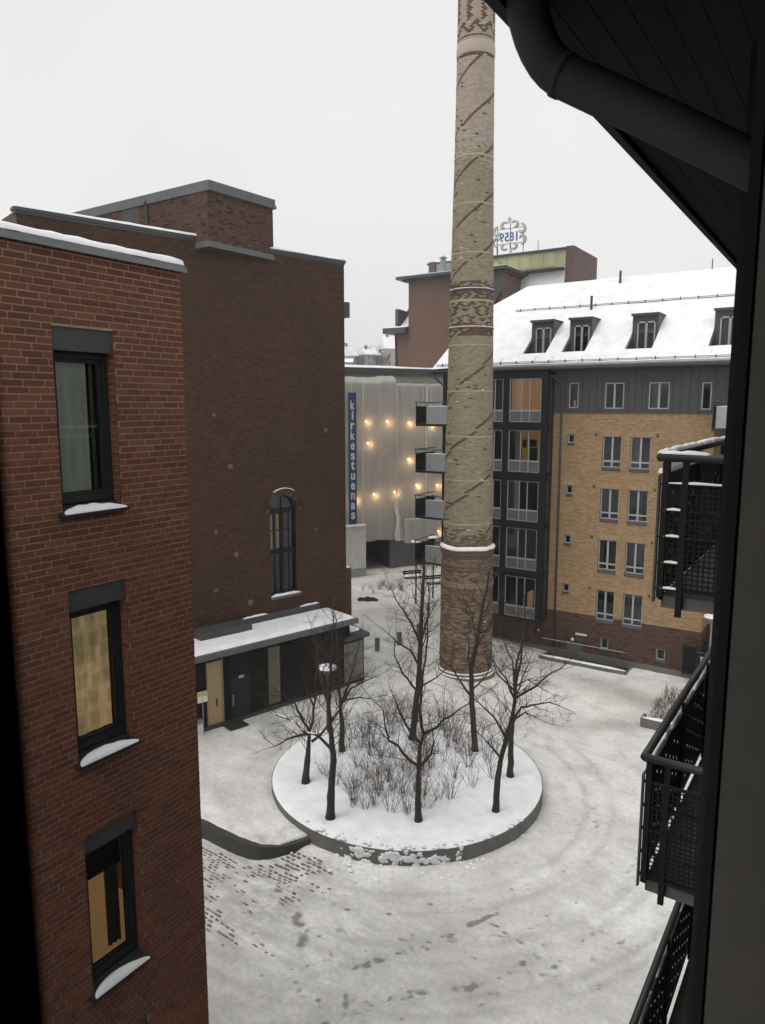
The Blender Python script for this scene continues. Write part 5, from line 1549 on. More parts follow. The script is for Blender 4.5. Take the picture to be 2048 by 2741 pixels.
# edges
e = [snow_pt(x, 0.16) for x in us_]; e2 = [PRf(x, 0.15, 0.004) for x in us_]
for i in range(len(us_) - 1): m.quad(e2[i], e2[i + 1], e[i + 1], e[i])
for (a, b, c, d) in rh3:
    for p, q in (((a, c), (a, d)), ((b, d), (b, c)), ((b, c), (a, c)), ((a, d), (b, d))):
        m.quad(snow_pt(*p), snow_pt(*q), PRf(*q, 0.003), PRf(*p, 0.003))
m.build('snow', 'snow', roof, smooth=False)
for i in range(14):   # standing seams breaking through near the eave
    x = -17.8 + i * 1.02
    mm = MB(); mm.obox(PRf(x, 0.35, 0.04), (0.02, 0, 0), V3(PRf(x, 0.95, 0.0)) - V3(PRf(x, 0.35, 0)), V3(PRf(x, 0, 0.085)) - V3(PRf(x, 0, 0))); mm.build('standing_seam', 'zinc_light', roof)
# eave, gutter
m = MB(); m.box(-22.1, 4, EY + 0.06, YF + 1.9, EZ - 0.14, EZ - 0.02); m.build('soffit', 'dark_metal', roof)
m = MB()
for k in range(2):
    m.tube([(-22.2, EY - 0.02, EZ - 0.1), (4, EY - 0.02, EZ - 0.1)], 0.085, 8)
m.box(-22.15, 4, EY - 0.05, EY + 0.05, EZ - 0.11, EZ - 0.0)
m.build('gutter', 'zinc', roof)
for vv, zz in ((0.28, 0.1), ((44.3 - EY) / math.cos(SL), 0.12)):
    for h in (0.14, 0.22):
        mm = MB(); mm.tube([PRf(-18.9 if vv > 1 else -21.9, vv, h), PRf(4, vv, h)], 0.018, 6); gl = mm.build('snow_guard', 'dark_metal', roof)
    x = -21.5 if vv < 1 else -18.6
    while x < -2:
        mm = MB(); mm.obox(PRf(x, vv - 0.05, 0.0), (0.03, 0, 0), V3(PRf(x, vv + 0.08, 0)) - V3(PRf(x, vv - 0.05, 0)), V3(PRf(x, 0, 0.26)) - V3(PRf(x, 0, 0))); mm.build('guard_bracket', 'dark_metal', roof)
        x += 0.95
for x, v, h in ((-14.0, (43.9 - EY) / math.cos(SL), 0.75), (-13.05, (46.3 - EY) / math.cos(SL), 0.7), (-8.0, RID - 0.1, 0.5)):
    p = V3(PRf(x, v, 0)); mm = MB(); mm.tube([p, p + UP * (h + 0.2)], 0.075 if h > 0.6 else 0.03, 8); mm.build('vent_pipe', 'zinc', roof)
# dormers
for di, (a, b) in enumerate(dorm):
    m = MB(); top = 19.2
    vT = (top - EZ) / math.sin(SL); yT = EY + vT * math.cos(SL)
    fwn = (a + 0.27, b - 0.14)
    # front with the window opening
    m.holed(lambda u, z: (u, YW, z), [a, b], [SILL, top], [(fwn[0], fwn[1], SILL + 0.08, 18.82)])
    for x in (a, b):
        m.poly([(x, YW, zF - 0.2), (x, YW, top), (x, yT, top)])
        # recess cheeks below the roof surface
        m.poly([(x + (0.04 if x == a else -0.04), YW, zF), (x + (0.04 if x == a else -0.04), yB, SILL), (x + (0.04 if x == a else -0.04), YW, SILL)])
    m.quad((a, YW, SILL), (b, YW, SILL), (b, yB, SILL), (a, yB, SILL))
    dm = m.build('dormer', 'zinc', roof)
    m = MB(); m.obox((a - 0.06, YW - 0.14, top), (b - a + 0.12, 0, 0), (0, yT - YW + 0.1, 0), (0, 0, 0.06))
    m.box(a - 0.05, b + 0.05, YW - 0.16, YW - 0.12, top - 0.08, top + 0.02); m.build('dormer_roof', 'zinc', dm)
    c0, c1 = fwn
    f = MB()
    for (u0, u1, z0, z1) in ((c0, c0 + 0.07, SILL + 0.08, 18.82), (c1 - 0.07, c1, SILL + 0.08, 18.82), ((c0 + c1) / 2 - 0.06, (c0 + c1) / 2 + 0.06, SILL + 0.08, 18.82), (c0, c1, SILL + 0.08, SILL + 0.16), (c0, c1, 18.74, 18.82)):
        f.box(u0, u1, YW - 0.03, YW + 0.05, z0, z1)
    f.box(c0 - 0.08, c1 + 0.05, YW - 0.1, YW - 0.03, SILL + 0.05, SILL + 0.09)
    wn = f.build('window', 'frame_grey', dm)
    g = MB(); g.quad((c0, YW + 0.02, SILL + 0.1), (c1, YW + 0.02, SILL + 0.1), (c1, YW + 0.02, 18.8), (c0, YW + 0.02, 18.8)); g.build('pane', 'glass', wn)
    if di == 3: wavy_curtain(lambda u_, z_, d_: (u_, YW + 0.15 - d_, z_), c0 + 0.05, c1, SILL + 0.2, 18.7, 0, 'curtain', 'curtain', wn, waves=5, seed=9)
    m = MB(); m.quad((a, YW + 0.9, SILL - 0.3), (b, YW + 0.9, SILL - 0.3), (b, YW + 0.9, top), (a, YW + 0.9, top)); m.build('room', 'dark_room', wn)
# rain pipes
m = MB(); m.tube([(-14.75, EY + 0.05, EZ - 0.15), (-14.7, EY + 0.1, EZ - 0.35), (-14.25, YF - 0.12, EZ - 0.85), (-14.17, YF - 0.1, EZ - 1.05), (-14.17, YF - 0.1, ZY - 0.2), (-14.15, YF - 0.1, 0.3)], 0.055, 8); m.build('rain_pipe', 'zinc', yb, smooth=True)
m = MB(); m.tube([(-22.0, EY + 0.05, EZ - 0.15), (-21.95, EY + 0.1, EZ - 0.45), (-21.3, YF - 0.3, EZ - 1.1), (-21.25, YF - 0.1, EZ - 1.4), (-21.25, YF - 0.1, 0.3)], 0.055, 8); m.build('rain_pipe', 'zinc', yb, smooth=True)

# balconies on the street corner (beside the chimney)
def grey_balcony(x0, xm, x1, y0, y1, zf, snow=True, flip=False):
    m = MB(); m.box(x0, x1, y0, y1, zf - 0.16, zf); bal = m.build('balcony', 'dark_metal', yb)
    m = MB(); m.tube([(x0 - 0.08, y0, zf + 1.27), (x1, y0, zf + 1.27)], 0.03, 6); m.tube([(x0, y0, zf + 1.27), (x0, y1, zf + 1.27)], 0.03, 6)
    for x in (x0 + 0.02, xm, x0 + (x1 - x0) * 0.62, x1 - 0.05): m.box(x - 0.02, x + 0.02, y0 - 0.01, y0 + 0.03, zf, zf + 1.27)
    m.build('rail', 'dark_metal', bal)
    m = MB(); m.box(xm + 0.03, x1, y0 - 0.03, y0 - 0.012, zf - 0.02, zf + 1.03); m.build('front_panel', 'balcony_panel', bal)
    m = MB()
    for i in range(6):
        for j in range(7):
            u = xm + 0.15 + (x1 - xm - 0.25) * i / 5; v = zf + 0.08 + 0.88 * j / 6
            m.box(u - 0.012, u + 0.012, y0 - 0.034, y0 - 0.031, v - 0.012, v + 0.012)
    m.build('bolt_holes', 'panel_grey', bal)
    m = MB()
    for k in range(5): m.box(x0 + 0.03, xm - 0.03, y0 - 0.012, y0 + 0.008, zf + 0.05 + k * 0.24, zf + 0.075 + k * 0.24)
    k = 0
    while x0 + 0.04 + k * 0.07 < xm:
        m.box(x0 + 0.04 + k * 0.07, x0 + 0.05 + k * 0.07, y0 - 0.006, y0 + 0.002, zf, zf + 1.05); k += 1
    m.build('mesh', 'black_metal', bal)
    m = MB(); m.box(x0 - 0.005, x0 + 0.012, y0, y1, zf - 0.02, zf + 1.03); m.build('side_panel', 'black_metal', bal)
    if snow: snow_strip((xm, y0, zf + 1.03), (x1, y0, zf + 1.03), 0.06, 0.035, side=(0, 1, 0), n=10, seed=int(zf), parent=bal)
    return bal
for zf in (13.25, 10.4, 7.55, 4.7):
    grey_balcony(-22.95, -22.22, -19.1, 38.75, 41.2, zf)
for zf in (13.25, 10.4, 7.55, 0.55):
    bal = grey_balcony(-6.2, -6.05, -3.5, 38.9, 41.8, zf)
m = MB()
for k in range(8): m.box(-6.9, -6.22, 39.3, 39.33, 0.45 + k * 0.19, 0.47 + k * 0.19)
m.box(-6.95, -6.9, 39.28, 39.34, 0.3, 1.95); m.box(-6.3, -6.25, 39.28, 39.34, 0.3, 2.2); m.box(-6.9, -6.25, 39.335, 39.35, 0.4, 1.9)
m.tube([(-6.95, 39.3, 1.95), (-5.8, 39.9, 2.35)], 0.025, 6); m.build('gate', 'black_metal', yb)
# basement area: pit, kerb, railing, door
m = MB(); m.box(-14.28, -9.72, 38.78, 39.99, -1.5, -1.3); m.box(-14.28, -9.72, 38.6, 38.78, -1.5, 0.02); m.box(-14.42, -14.28, 38.6, 39.99, -1.5, 0.1); m.box(-9.72, -9.6, 38.6, 39.99, -1.5, 0.06); m.build('area_wall', 'concrete', yb)
m = MB(); m.box(-14.5, -9.6, 38.4, 38.72, 0.02, 0.2); kb = m.build('area_kerb', 'concrete', yb)
snow_strip((-14.45, 38.56, 0.2), (-9.65, 38.56, 0.2), 0.28, 0.06, side=(0, 1, 0), n=30, seed=2, parent=kb)
m = MB(); m.box(door[0], door[1], YF - 0.02, YF + 0.04, -1.3, 0.78); bd = m.build('basement_door', 'panel_grey', yb)
m = MB(); m.tube([(-14.4, 38.66, 1.15), (-9.75, 38.66, 1.15)], 0.028, 6); m.tube([(-14.4, 38.66, 0.32), (-9.75, 38.66, 0.32)], 0.014, 6); rl = m.build('railing', 'dark_metal', yb)
m = MB(); m.box(-14.4, -9.75, 38.655, 38.665, 1.177, 1.19); m.build('snow', 'snow', rl)
k = 0
while -14.38 + k * 0.11 < -9.75:
    mm = MB(); x = -14.38 + k * 0.11; mm.box(x - 0.007, x + 0.007, 38.653, 38.667, 0.2, 1.15); mm.build('baluster', 'dark_metal', rl); k += 1
m = MB(); m.lathe([(0.0, 0.1), (0.06, 0.085), (0.1, 0.0), (0.06, -0.085), (0.0, -0.1)], (-13.03, YF - 0.16, 1.0), 12); m.box(-13.05, -13.01, YF - 0.1, YF, 0.98, 1.02); m.build('globe_lamp', 'white', yb, smooth=True)
m = MB(); m.box(-12.91, -12.25, YF - 0.03, YF - 0.014, 1.28, 1.4); m.build('name_sign', 'white', yb)
m = MB(); m.lathe([(0.0, 0.07), (0.06, 0.03), (0.05, -0.05), (0, -0.06)], (-15.1, YF - 0.12, 1.2), 10); m.build('wall_lamp', 'white', yb)
# ------------------------------------------------------------------ sheeted building at the end of the street
AS = R(30)
SD = V3((math.sin(AS), math.cos(AS), 0)); SN = V3((math.cos(AS), -math.sin(AS), 0))
SC = -55.6
def PS(s, z, d): return tuple(SD * s + SN * (SC + d) + UP * z)
sb = thing('sheeted_building', 'grey building wrapped in translucent scaffold sheeting at the street end', 'building', PS(30, 0, -5))
m = MB(); gate = (25.75, 28.72, 0, 3.05)
m.holed(lambda a, b: PS(a, b, 0), [18, 38], [0, 17.3], [gate])
m.quad(PS(38, 0, 0), PS(38, 0, -10), PS(38, 17.3, -10), PS(38, 17.3, 0)); m.quad(PS(18, 0, 0), PS(18, 17.3, 0), PS(18, 17.3, -10), PS(18, 0, -10))
m.quad(PS(18, 0, -10), PS(38, 0, -10), PS(38, 17.3, -10), PS(18, 17.3, -10))
m.build('wall', 'sheet_wall', sb)
# storey bands and window openings behind the sheet
for z in (5.7, 8.6, 11.5, 14.4):
    for s in np.arange(24.6, 37, 2.05):
        mm = MB(); pbox(mm, PS, s, s + 1.05, z - 1.7, z - 0.2, 0.0, 0.02); mm.build('window', 'panel_grey', sb)
m = MB(); pbox(m, PS, 17.8, 38, 16.9, 17.45, -0.4, 0.25); rf = m.build('roof_edge', 'zinc', sb)
m = MB(); m.quad(PS(17.8, 17.45, 0.25), PS(38, 17.45, 0.25), PS(38, 18.2, -9), PS(17.8, 18.2, -9)); m.build('roof', 'snow', rf)
snow_strip(PS(17.8, 17.45, 0.05), PS(38, 17.45, 0.05), 0.45, 0.13, side=SN, n=40, taper=False, parent=rf)
m = MB(); pbox(m, PS, 28.72, 38, 0, 3.1, 0.003, 0.25); m.build('ground_floor', surf('ground_floor', (0.15, 0.155, 0.165), scale=0.6, rough=0.8), sb)
m = MB()
m.quad(PS(25.75, 0, -4), PS(28.72, 0, -4), PS(28.72, 3.05, -4), PS(25.75, 3.05, -4)); m.quad(PS(25.75, 0, 0), PS(25.75, 3.05, 0), PS(25.75, 3.05, -4), PS(25.75, 0, -4)); m.quad(PS(28.72, 0, 0), PS(28.72, 3.05, 0), PS(28.72, 3.05, -4), PS(28.72, 0, -4)); m.quad(PS(25.75, 3.05, 0), PS(28.72, 3.05, 0), PS(28.72, 3.05, -4), PS(25.75, 3.05, -4))
m.build('gateway', 'own_wall', sb)
for s in (25.85, 26.15): 
    mm = MB(); pbox(mm, PS, s, s + 0.06, 0, 3.0, 0.05, 0.1); mm.build('gate_post', 'dark_metal', sb)

def sheetmat():
    mt = bpy.data.materials.new('scaffold_sheet'); mt.use_nodes = True
    t = mt.node_tree; t.nodes.clear()
    o = t.nodes.new('ShaderNodeOutputMaterial')
    df = t.nodes.new('ShaderNodeBsdfDiffuse'); tl = t.nodes.new('ShaderNodeBsdfTranslucent'); tr = t.nodes.new('ShaderNodeBsdfTransparent')
    v = tc(t, (1, 1, 0.35)); f = noise(t, 1.3, 5, v)
    c = ramp(t, f, [(0.3, (0.54, 0.54, 0.52)), (0.7, (0.64, 0.64, 0.62))])
    t.links.new(c, df.inputs[0]); t.links.new(c, tl.inputs[0])
    a = t.nodes.new('ShaderNodeMixShader'); a.inputs[0].default_value = 0.4
    b = t.nodes.new('ShaderNodeMixShader'); b.inputs[0].default_value = 0.2
    t.links.new(df.outputs[0], a.inputs[1]); t.links.new(tl.outputs[0], a.inputs[2])
    t.links.new(a.outputs[0], b.inputs[1]); t.links.new(tr.outputs[0], b.inputs[2])
    t.links.new(b.outputs[0], o.inputs[0])
    return mt
M['sheet'] = sheetmat()
M['sheet_seam'] = surf('sheet_seam', (0.66, 0.66, 0.63), scale=2, rough=0.7)
sc_ = thing('scaffold_sheeting', 'white translucent sheeting with vertical seams hung over the scaffold, lamps glowing through', 'sheeting', PS(29, 3, 1.2))
def sheet(s0, s1, z0, z1, d, top_back, seed, name='sheet', wob=0.035):
    ns, nz = int((s1 - s0) / 0.16), 60
    SS = np.linspace(s0, s1, ns); prof = []
    for i in range(nz + 1):
        t = i / nz
        prof.append((z0 + (z1 - z0) * t, 0.0))
    for i in range(1, 9):
        q = i / 8
        prof.append((z1 + 0.55 * math.sin(q * math.pi / 2) if top_back else z1 + 0.12 * q, -1.1 * q ** 1.3))
    Vv = []
    for s in SS:
        for (z, dd_) in prof:
            wv = wob * (float(fbm(np.array(s * 1.1), np.array(z * 0.22), 3, seed)) - 0.5) * 2 + 0.03 * (float(fbm(np.array(s * 3.5), np.array(z * 1.2), 2, seed + 5)) - 0.5)
            zz = z + (0.18 * (float(fbm(np.array(s * 0.9), np.array(1.0), 3, seed + 9)) - 0.5) * 2 if z > z1 - 0.01 else 0) + (0.15 * (float(fbm(np.array(s * 1.4), np.array(3.0), 2, seed + 2)) - 0.5) if z == z0 else 0)
            Vv.append(PS(s, zz, d + wv + dd_))
    nn2 = len(prof)
    Ff = np.array([(i * nn2 + j, (i + 1) * nn2 + j, (i + 1) * nn2 + j + 1, i * nn2 + j + 1) for i in range(ns - 1) for j in range(nn2 - 1)])
    return np_mesh(name, np.array(Vv), Ff, 'sheet', sc_, smooth=True)
sheet(22.5, 28.75, 3.05, 16.25, 1.2, True, 3)
sheet(28.75, 36.5, 2.85, 16.15, 1.15, False, 17)
for s, wd in ((25.61, 0.16), (25.9, 0.05), (26.17, 0.05), (27.17, 0.05), (28.12, 0.05), (28.76, 0.13), (29.34, 0.05), (30.26, 0.05), (31.25, 0.1), (31.6, 0.3), (31.99, 0.1), (32.94, 0.05), (24.57, 0.05), (34, 0.05)):
    m = MB(); nz = 40; pr = None
    wd *= 0.75
    for i in range(nz + 1):
        z = 3.0 + (16.2 - 3.0) * i / nz
        c = s + 0.03 * math.sin(z * 1.7 + s)
        a, b = PS(c - wd / 2, z, 1.3), PS(c + wd / 2, z, 1.3)
        m.v += [a, b]
        if i: m.f.append((2 * i - 2, 2 * i - 1, 2 * i + 1, 2 * i))
    m.build('seam', 'sheet_seam', sc_)
# loose flap by the gateway and the low wrapped bay on the left
m = MB()
for i in range(13):
    z = 2.9 + 4.3 * i / 12; wd = 0.75 * (1 - i / 12) + 0.05
    m.v += [PS(28.6 - 0.1 * math.sin(i), z, 1.36), PS(28.6 + wd * 0.5, z, 1.5), PS(28.6 + wd, z, 1.36)]
    if i:
        k = 3 * i; m.f += [(k - 3, k - 2, k + 1, k), (k - 2, k - 1, k + 2, k + 1)]
m.build('loose_flap', 'sheet_seam', sc_)
m = MB(); pbox(m, PS, 22.6, 25.5, 1.0, 4.5, 1.3, 2.0); lb = m.build('wrapped_bay', 'sheet_seam', sc_)
m = MB(); pbox(m, PS, 22.6, 25.55, 4.5, 4.6, 1.25, 2.1); m.build('bay_top', 'sheet_seam', lb)
m = MB(); pbox(m, PS, 22.6, 25.5, 0.0, 1.0, 1.32, 1.95); m.build('bay_foot', 'balcony_panel', lb)
for x0, x1 in ((29.4, 32.4),):
    m = MB(); pbox(m, PS, x0, x1, 2.7, 4.75, 1.35, 2.0); m.build('wrapped_fan', 'sheet', sc_)
# scaffold lamps hanging behind the sheet
lampspots = [(26.14, 13.05), (28.07, 13.03), (30.17, 12.9), (32.22, 12.65), (26.29, 11.26), (30.16, 9.78), (26.85, 6.94), (28.79, 7.04), (30.98, 7.52), (33.03, 7.42), (25.09, 6.61), (33.23, 3.3)]
lp = None
for k, (s, z) in enumerate(lampspots):
    p = PS(s, z, 0.75)
    if lp is None:
        lp = local_thing('work_lamp', 'round warm work lamp glowing behind the scaffold sheeting', 'lamp', p, 0, 'lamps behind the scaffold sheeting')
        m = MB(); m.lathe([(0.0, 0.08), (0.07, 0.06), (0.09, 0.0), (0.07, -0.06), (0.0, -0.08)], (0, 0, 0), 12); m.build('bulb', 'lamp_warm', lp, smooth=True)
        m = MB(); m.lathe([(0.015, 0.18), (0.03, 0.12), (0.07, 0.09), (0.065, 0.085)], (0, 0, 0), 12); m.build('shade', 'zinc', lp)
    else:
        copy_thing(lp, p)
    ld = bpy.data.lights.new('lamp', 'POINT'); ld.energy = 18; ld.color = (1, 0.6, 0.28); ld.shadow_soft_size = 0.09
    lo = bpy.data.objects.new('lamp_light', ld); lo.location = PS(s, z - 0.13, 0.86); COL.objects.link(lo)

def text_mesh(ch_, mat, name, parent, origin, ux, uz, width, height, thick=0.02):
    """one glyph fitted into width x height, standing in the plane ux, uz"""
    cu = bpy.data.curves.new('glyph', 'FONT'); cu.body = ch_; cu.size = 1.0; cu.offset = 0.025
    ob_ = bpy.data.objects.new('glyph', cu); COL.objects.link(ob_)
    dg = bpy.context.evaluated_depsgraph_get(); dg.update()
    me = bpy.data.meshes.new_from_object(ob_.evaluated_get(dg))
    bpy.data.objects.remove(ob_)
    co = np.array([v.co[:] for v in me.vertices])
    mn, mx_ = co.min(0), co.max(0)
    fx = width / max(1e-6, mx_[0] - mn[0]); fz = height / max(1e-6, mx_[1] - mn[1])
    if ch_ in 'il1': fx = min(fx, fz * 0.9)
    ux, uz = V3(ux), V3(uz); nrm = np.cross(ux, uz)
    w_ = (mx_[0] - mn[0]) * fx
    pts = [V3(origin) + ux * ((c[0] - mn[0]) * fx + (width - w_) / 2) + uz * ((c[1] - mn[1]) * fz) for c in co]
    m = MB(); nv = len(pts)
    m.v = [tuple(p) for p in pts] + [tuple(p + nrm * thick) for p in pts]
    for p in me.polygons:
        vs3 = list(p.vertices)
        m.f.append(tuple(vs3[::-1])); m.f.append(tuple(nv + i for i in vs3))
    ec = {}
    for p in me.polygons:
        vs3 = list(p.vertices)
        for a, b in zip(vs3, vs3[1:] + vs3[:1]): ec[(a, b)] = 1
    for (a, b) in ec:
        if (b, a) not in ec: m.f.append((a, b, nv + b, nv + a))
    return m.build(name, mat, parent)
bn = thing('banner', 'tall narrow blue banner with white stacked letters hung on the sheeting', 'banner', PS(24.55, 4.6, 1.5))
m = MB(); pbox(m, PS, 24.22, 24.93, 4.65, 15.38, 1.42, 1.46); m.build('cloth', 'banner', bn)
word = 'kirkestuenas'
for k, c in enumerate(word):
    tall = c in 'kit'
    top = 14.75 - k * 0.815
    h = 0.72 if tall else 0.56
    text_mesh(c, 'white', 'letter', bn, PS(24.41, top - 0.72, 1.462), SD, UP, 0.36, h, 0.015)

# ------------------------------------------------------------------ old brewery behind the roofs
br = thing('brewery_building', 'old brick brewery with bell curved snowy roof and pale green lantern', 'building', (-30, 66, 0))
XG = -22.18
def bell(y0, z0, y1, z1, n=10):
    """concave flare from the foot (y0, z0) up to the lantern (y1, z1)"""
    return [(y1 + (y0 - y1) * (1 - math.sin(t * math.pi / 2)) ** 1.25, z0 + (z1 - z0) * t ** 0.9) for t in np.linspace(0, 1, n)]
prof = bell(58.8, 18.5, 64.1, 26.5) 
backp = [(64.1 + 70.8 - y, z) for y, z in prof][::-1]
pts = prof + [(64.1, 28.1), (70.8, 28.1)] + backp
m = MB(); m.prism([(XG, y, z) for y, z in pts], (-0.7, 0, 0)); m.build('gable', 'far_dark', br)
# roof slope
m = MB()
for (y0, z0), (y1, z1) in zip(prof[:-1], prof[1:]):
    m.quad((-28.5, y0 + 0.1, z0 - 0.1), (XG - 0.7, y0 + 0.1, z0 - 0.1), (XG - 0.7, y1 + 0.1, z1 - 0.1), (-28.5, y1 + 0.1, z1 - 0.1))
m.build('roof', 'snow', br, smooth=True)
m = MB(); m.box(-28.5, XG - 0.7, 58.9, 70, 0, 18.5); m.build('wall', 'far_brick', br)
# lantern with green cladding panels
m = MB(); m.box(-36.5, XG - 0.7, 64.1, 70.7, 26.3, 27.85); m.build('lantern', 'green_clad', br)
x = -36.4
while x < XG - 1.6:
    mm = MB(); mm.box(x + 0.02, x + 1.13, 64.05, 64.095, 26.5, 27.75); mm.build('cladding_panel', 'green_clad', br); x += 1.15
m = MB(); m.box(-36.7, XG - 0.68, 63.85, 70.9, 27.85, 28.0); lr = m.build('lantern_roof', 'zinc', br)
snow_strip((-36.5, 64.1, 28.0), (XG - 0.8, 64.1, 28.0), 0.3, 0.05, side=(0, 1, 0), n=30, taper=False, parent=lr)
m = MB(); m.box(-29.9, XG - 0.8, 63.6, 64.1, 26.1, 26.3); m.build('ledge', 'dark_metal', br)
m = MB(); m.box(-30.1, -28.95, 63.4, 64.4, 25.6, 27.3); m.build('lantern_end', 'green_clad', br)
# brick tower in front
m = MB(); m.box(-36.4, -27.0, 60.0, 66, 0, 25.9); m.build('tower', 'far_brick', br)
m = MB(); m.box(-37.4, -26.4, 59.3, 66.4, 25.9, 26.15); m.box(-36.9, -26.7, 59.7, 66.2, 25.72, 25.9); tr_ = m.build('cornice', 'zinc', br)
m = MB(); m.box(-37.3, -26.5, 59.4, 66.3, 26.15, 26.22); m.build('snow', 'snow', tr_)
m = MB(); m.prism([(-27.0, 60.0, 25.9), (-26.3, 60.0, 25.3), (-27.9, 60.0, 22.6), (-29.0, 60.0, 22.6), (-29.0, 60.0, 25.9)], (0, -0.25, 0)); m.build('rake', 'zinc', br)
# attic behind the tower roof
m = MB(); m.box(-35.0, -30, 62.5, 66, 26.15, 27.55); at_ = m.build('attic', 'sheet_wall', br)
m = MB(); m.box(-35.6, -34.9, 62.3, 66, 26.15, 27.75); m.build('end_wall', 'far_dark', at_)
for k in range(5):
    mm = MB(); mm.box(-33.0 + k * 0.6, -32.52 + k * 0.6, 62.44, 62.49, 26.5, 27.1); mm.build('window', 'panel_grey', at_)
m = MB(); m.lathe([(0.28, 0.0), (0.28, 1.4), (0.2, 1.45), (0.2, 1.55), (0.42, 1.6), (0.0, 1.85)], (-33.6, 61.5, 26.2), 14); m.build('flue', 'zinc_light', br)
m = MB(); m.box(-38.9, -36.4, 59.4, 66, 21.1, 21.6); ev = m.build('eave', 'zinc', br)
m = MB(); m.box(-37.9, -36.4, 60.2, 66, 0, 21.1); m.build('wing', 'far_brick', br)
snow_strip((-38.7, 59.9, 21.6), (-36.45, 59.9, 21.6), 0.7, 0.15, side=(0, 1, 0), n=10, parent=ev)
m = MB()
pc = bell(60.4, 21.75, 63.5, 25.6)
for (y0, z0), (y1, z1) in zip(pc[:-1], pc[1:]): m.quad((-37.6, y0, z0), (-36.4, y0, z0), (-36.4, y1, z1), (-37.6, y1, z1))
m.build('wing_roof', 'snow', br, smooth=True)
m = MB(); m.prism([(-38.0, y, z) for y, z in [(60.2, 21.6), (60.2, 23.4)] + [(y, z + 0.12) for y, z in pc if z > 22.9] + [(66, 25.7), (66, 21.6)]], (0.35, 0, 0)); m.build('wing_gable', 'far_dark', br)
m = MB(); m.tube([(-37.95, 60.1, 21.1), (-37.9, 60.1, 20.6), (-37.8, 60.1, 18)], 0.07, 6); m.build('rain_pipe', 'dark_metal', br)
m = MB(); m.tube([(-26.2, 66, 28.0), (-26.2, 66, 29.3)], 0.03, 5); m.build('aerial', 'dark_metal', br)

# roof sign: seen from behind, so its figures run backwards
sg = thing('roof_sign', 'scrolled grey roof sign on posts, its blue year 1859 seen from behind', 'sign', (-28.6, 65, 28.0))
text_w = 0.47
for k, c in enumerate('1859'):
    text_mesh(c, 'sign_blue', 'letter', sg, (-27.65 - k * 0.49, 64.9, 29.3), (-1, 0, 0), UP, 0.42, 0.82, 0.06)
m = MB()
for x in (-29.9, -28.6, -27.3): m.tube([(x, 65.15, 28.0), (x, 65.15, 30.75 if x != -28.6 else 31.1)], 0.035, 5)
m.tube([(-29.9, 65.15, 30.5), (-27.3, 65.15, 30.5)], 0.03, 5); m.tube([(-29.9, 65.15, 29.15), (-27.3, 65.15, 29.15)], 0.03, 5)
m.tube([(-29.95, 65.15, 29.9), (-30.4, 66.6, 28.0)], 0.035, 5); m.tube([(-28.6, 65.15, 29.2), (-28.9, 66.6, 28.0)], 0.03, 5)
m.build('frame', 'dark_metal', sg)
def scroll(cx, cz, r0, r1, a0, a1, wd, n=22):
    m = MB(); pts = []
    for i in range(n + 1):
        t = i / n; a = a0 + (a1 - a0) * t; r_ = r0 + (r1 - r0) * t
        pts.append((cx + r_ * math.cos(a), 64.95, cz + r_ * math.sin(a)))
    m.tube(pts, [wd * (0.45 + 0.55 * math.sin(math.pi * (0.1 + 0.8 * i / n))) for i in range(n + 1)], 6)
    m.build('scroll', 'sign_grey', sg, smooth=True)
for sx in (-1, 1):
    c = -28.6
    scroll(c + sx * 1.15, 30.25, 0.5, 0.12, math.pi / 2 if sx > 0 else math.pi / 2, math.pi / 2 - sx * 4.6, 0.15)
    scroll(c + sx * 1.2, 29.45, 0.5, 0.12, -math.pi / 2, -math.pi / 2 + sx * 4.6, 0.15)
    scroll(c + sx * 0.55, 30.7, 0.4, 0.1, math.pi / 2 + sx * 0.9, math.pi / 2 - sx * 3.4, 0.15)
    scroll(c + sx * 0.5, 28.95, 0.38, 0.1, -math.pi / 2 - sx * 0.9, -math.pi / 2 + sx * 3.6, 0.14)
m = MB(); m.prism([(-28.75, 64.9, 30.95), (-28.45, 64.9, 30.95), (-28.5, 64.9, 31.15), (-28.35, 64.9, 31.2), (-28.6, 64.9, 31.5), (-28.85, 64.9, 31.2), (-28.7, 64.9, 31.15)], (0, 0.08, 0)); m.build('finial', 'sign_grey', sg)

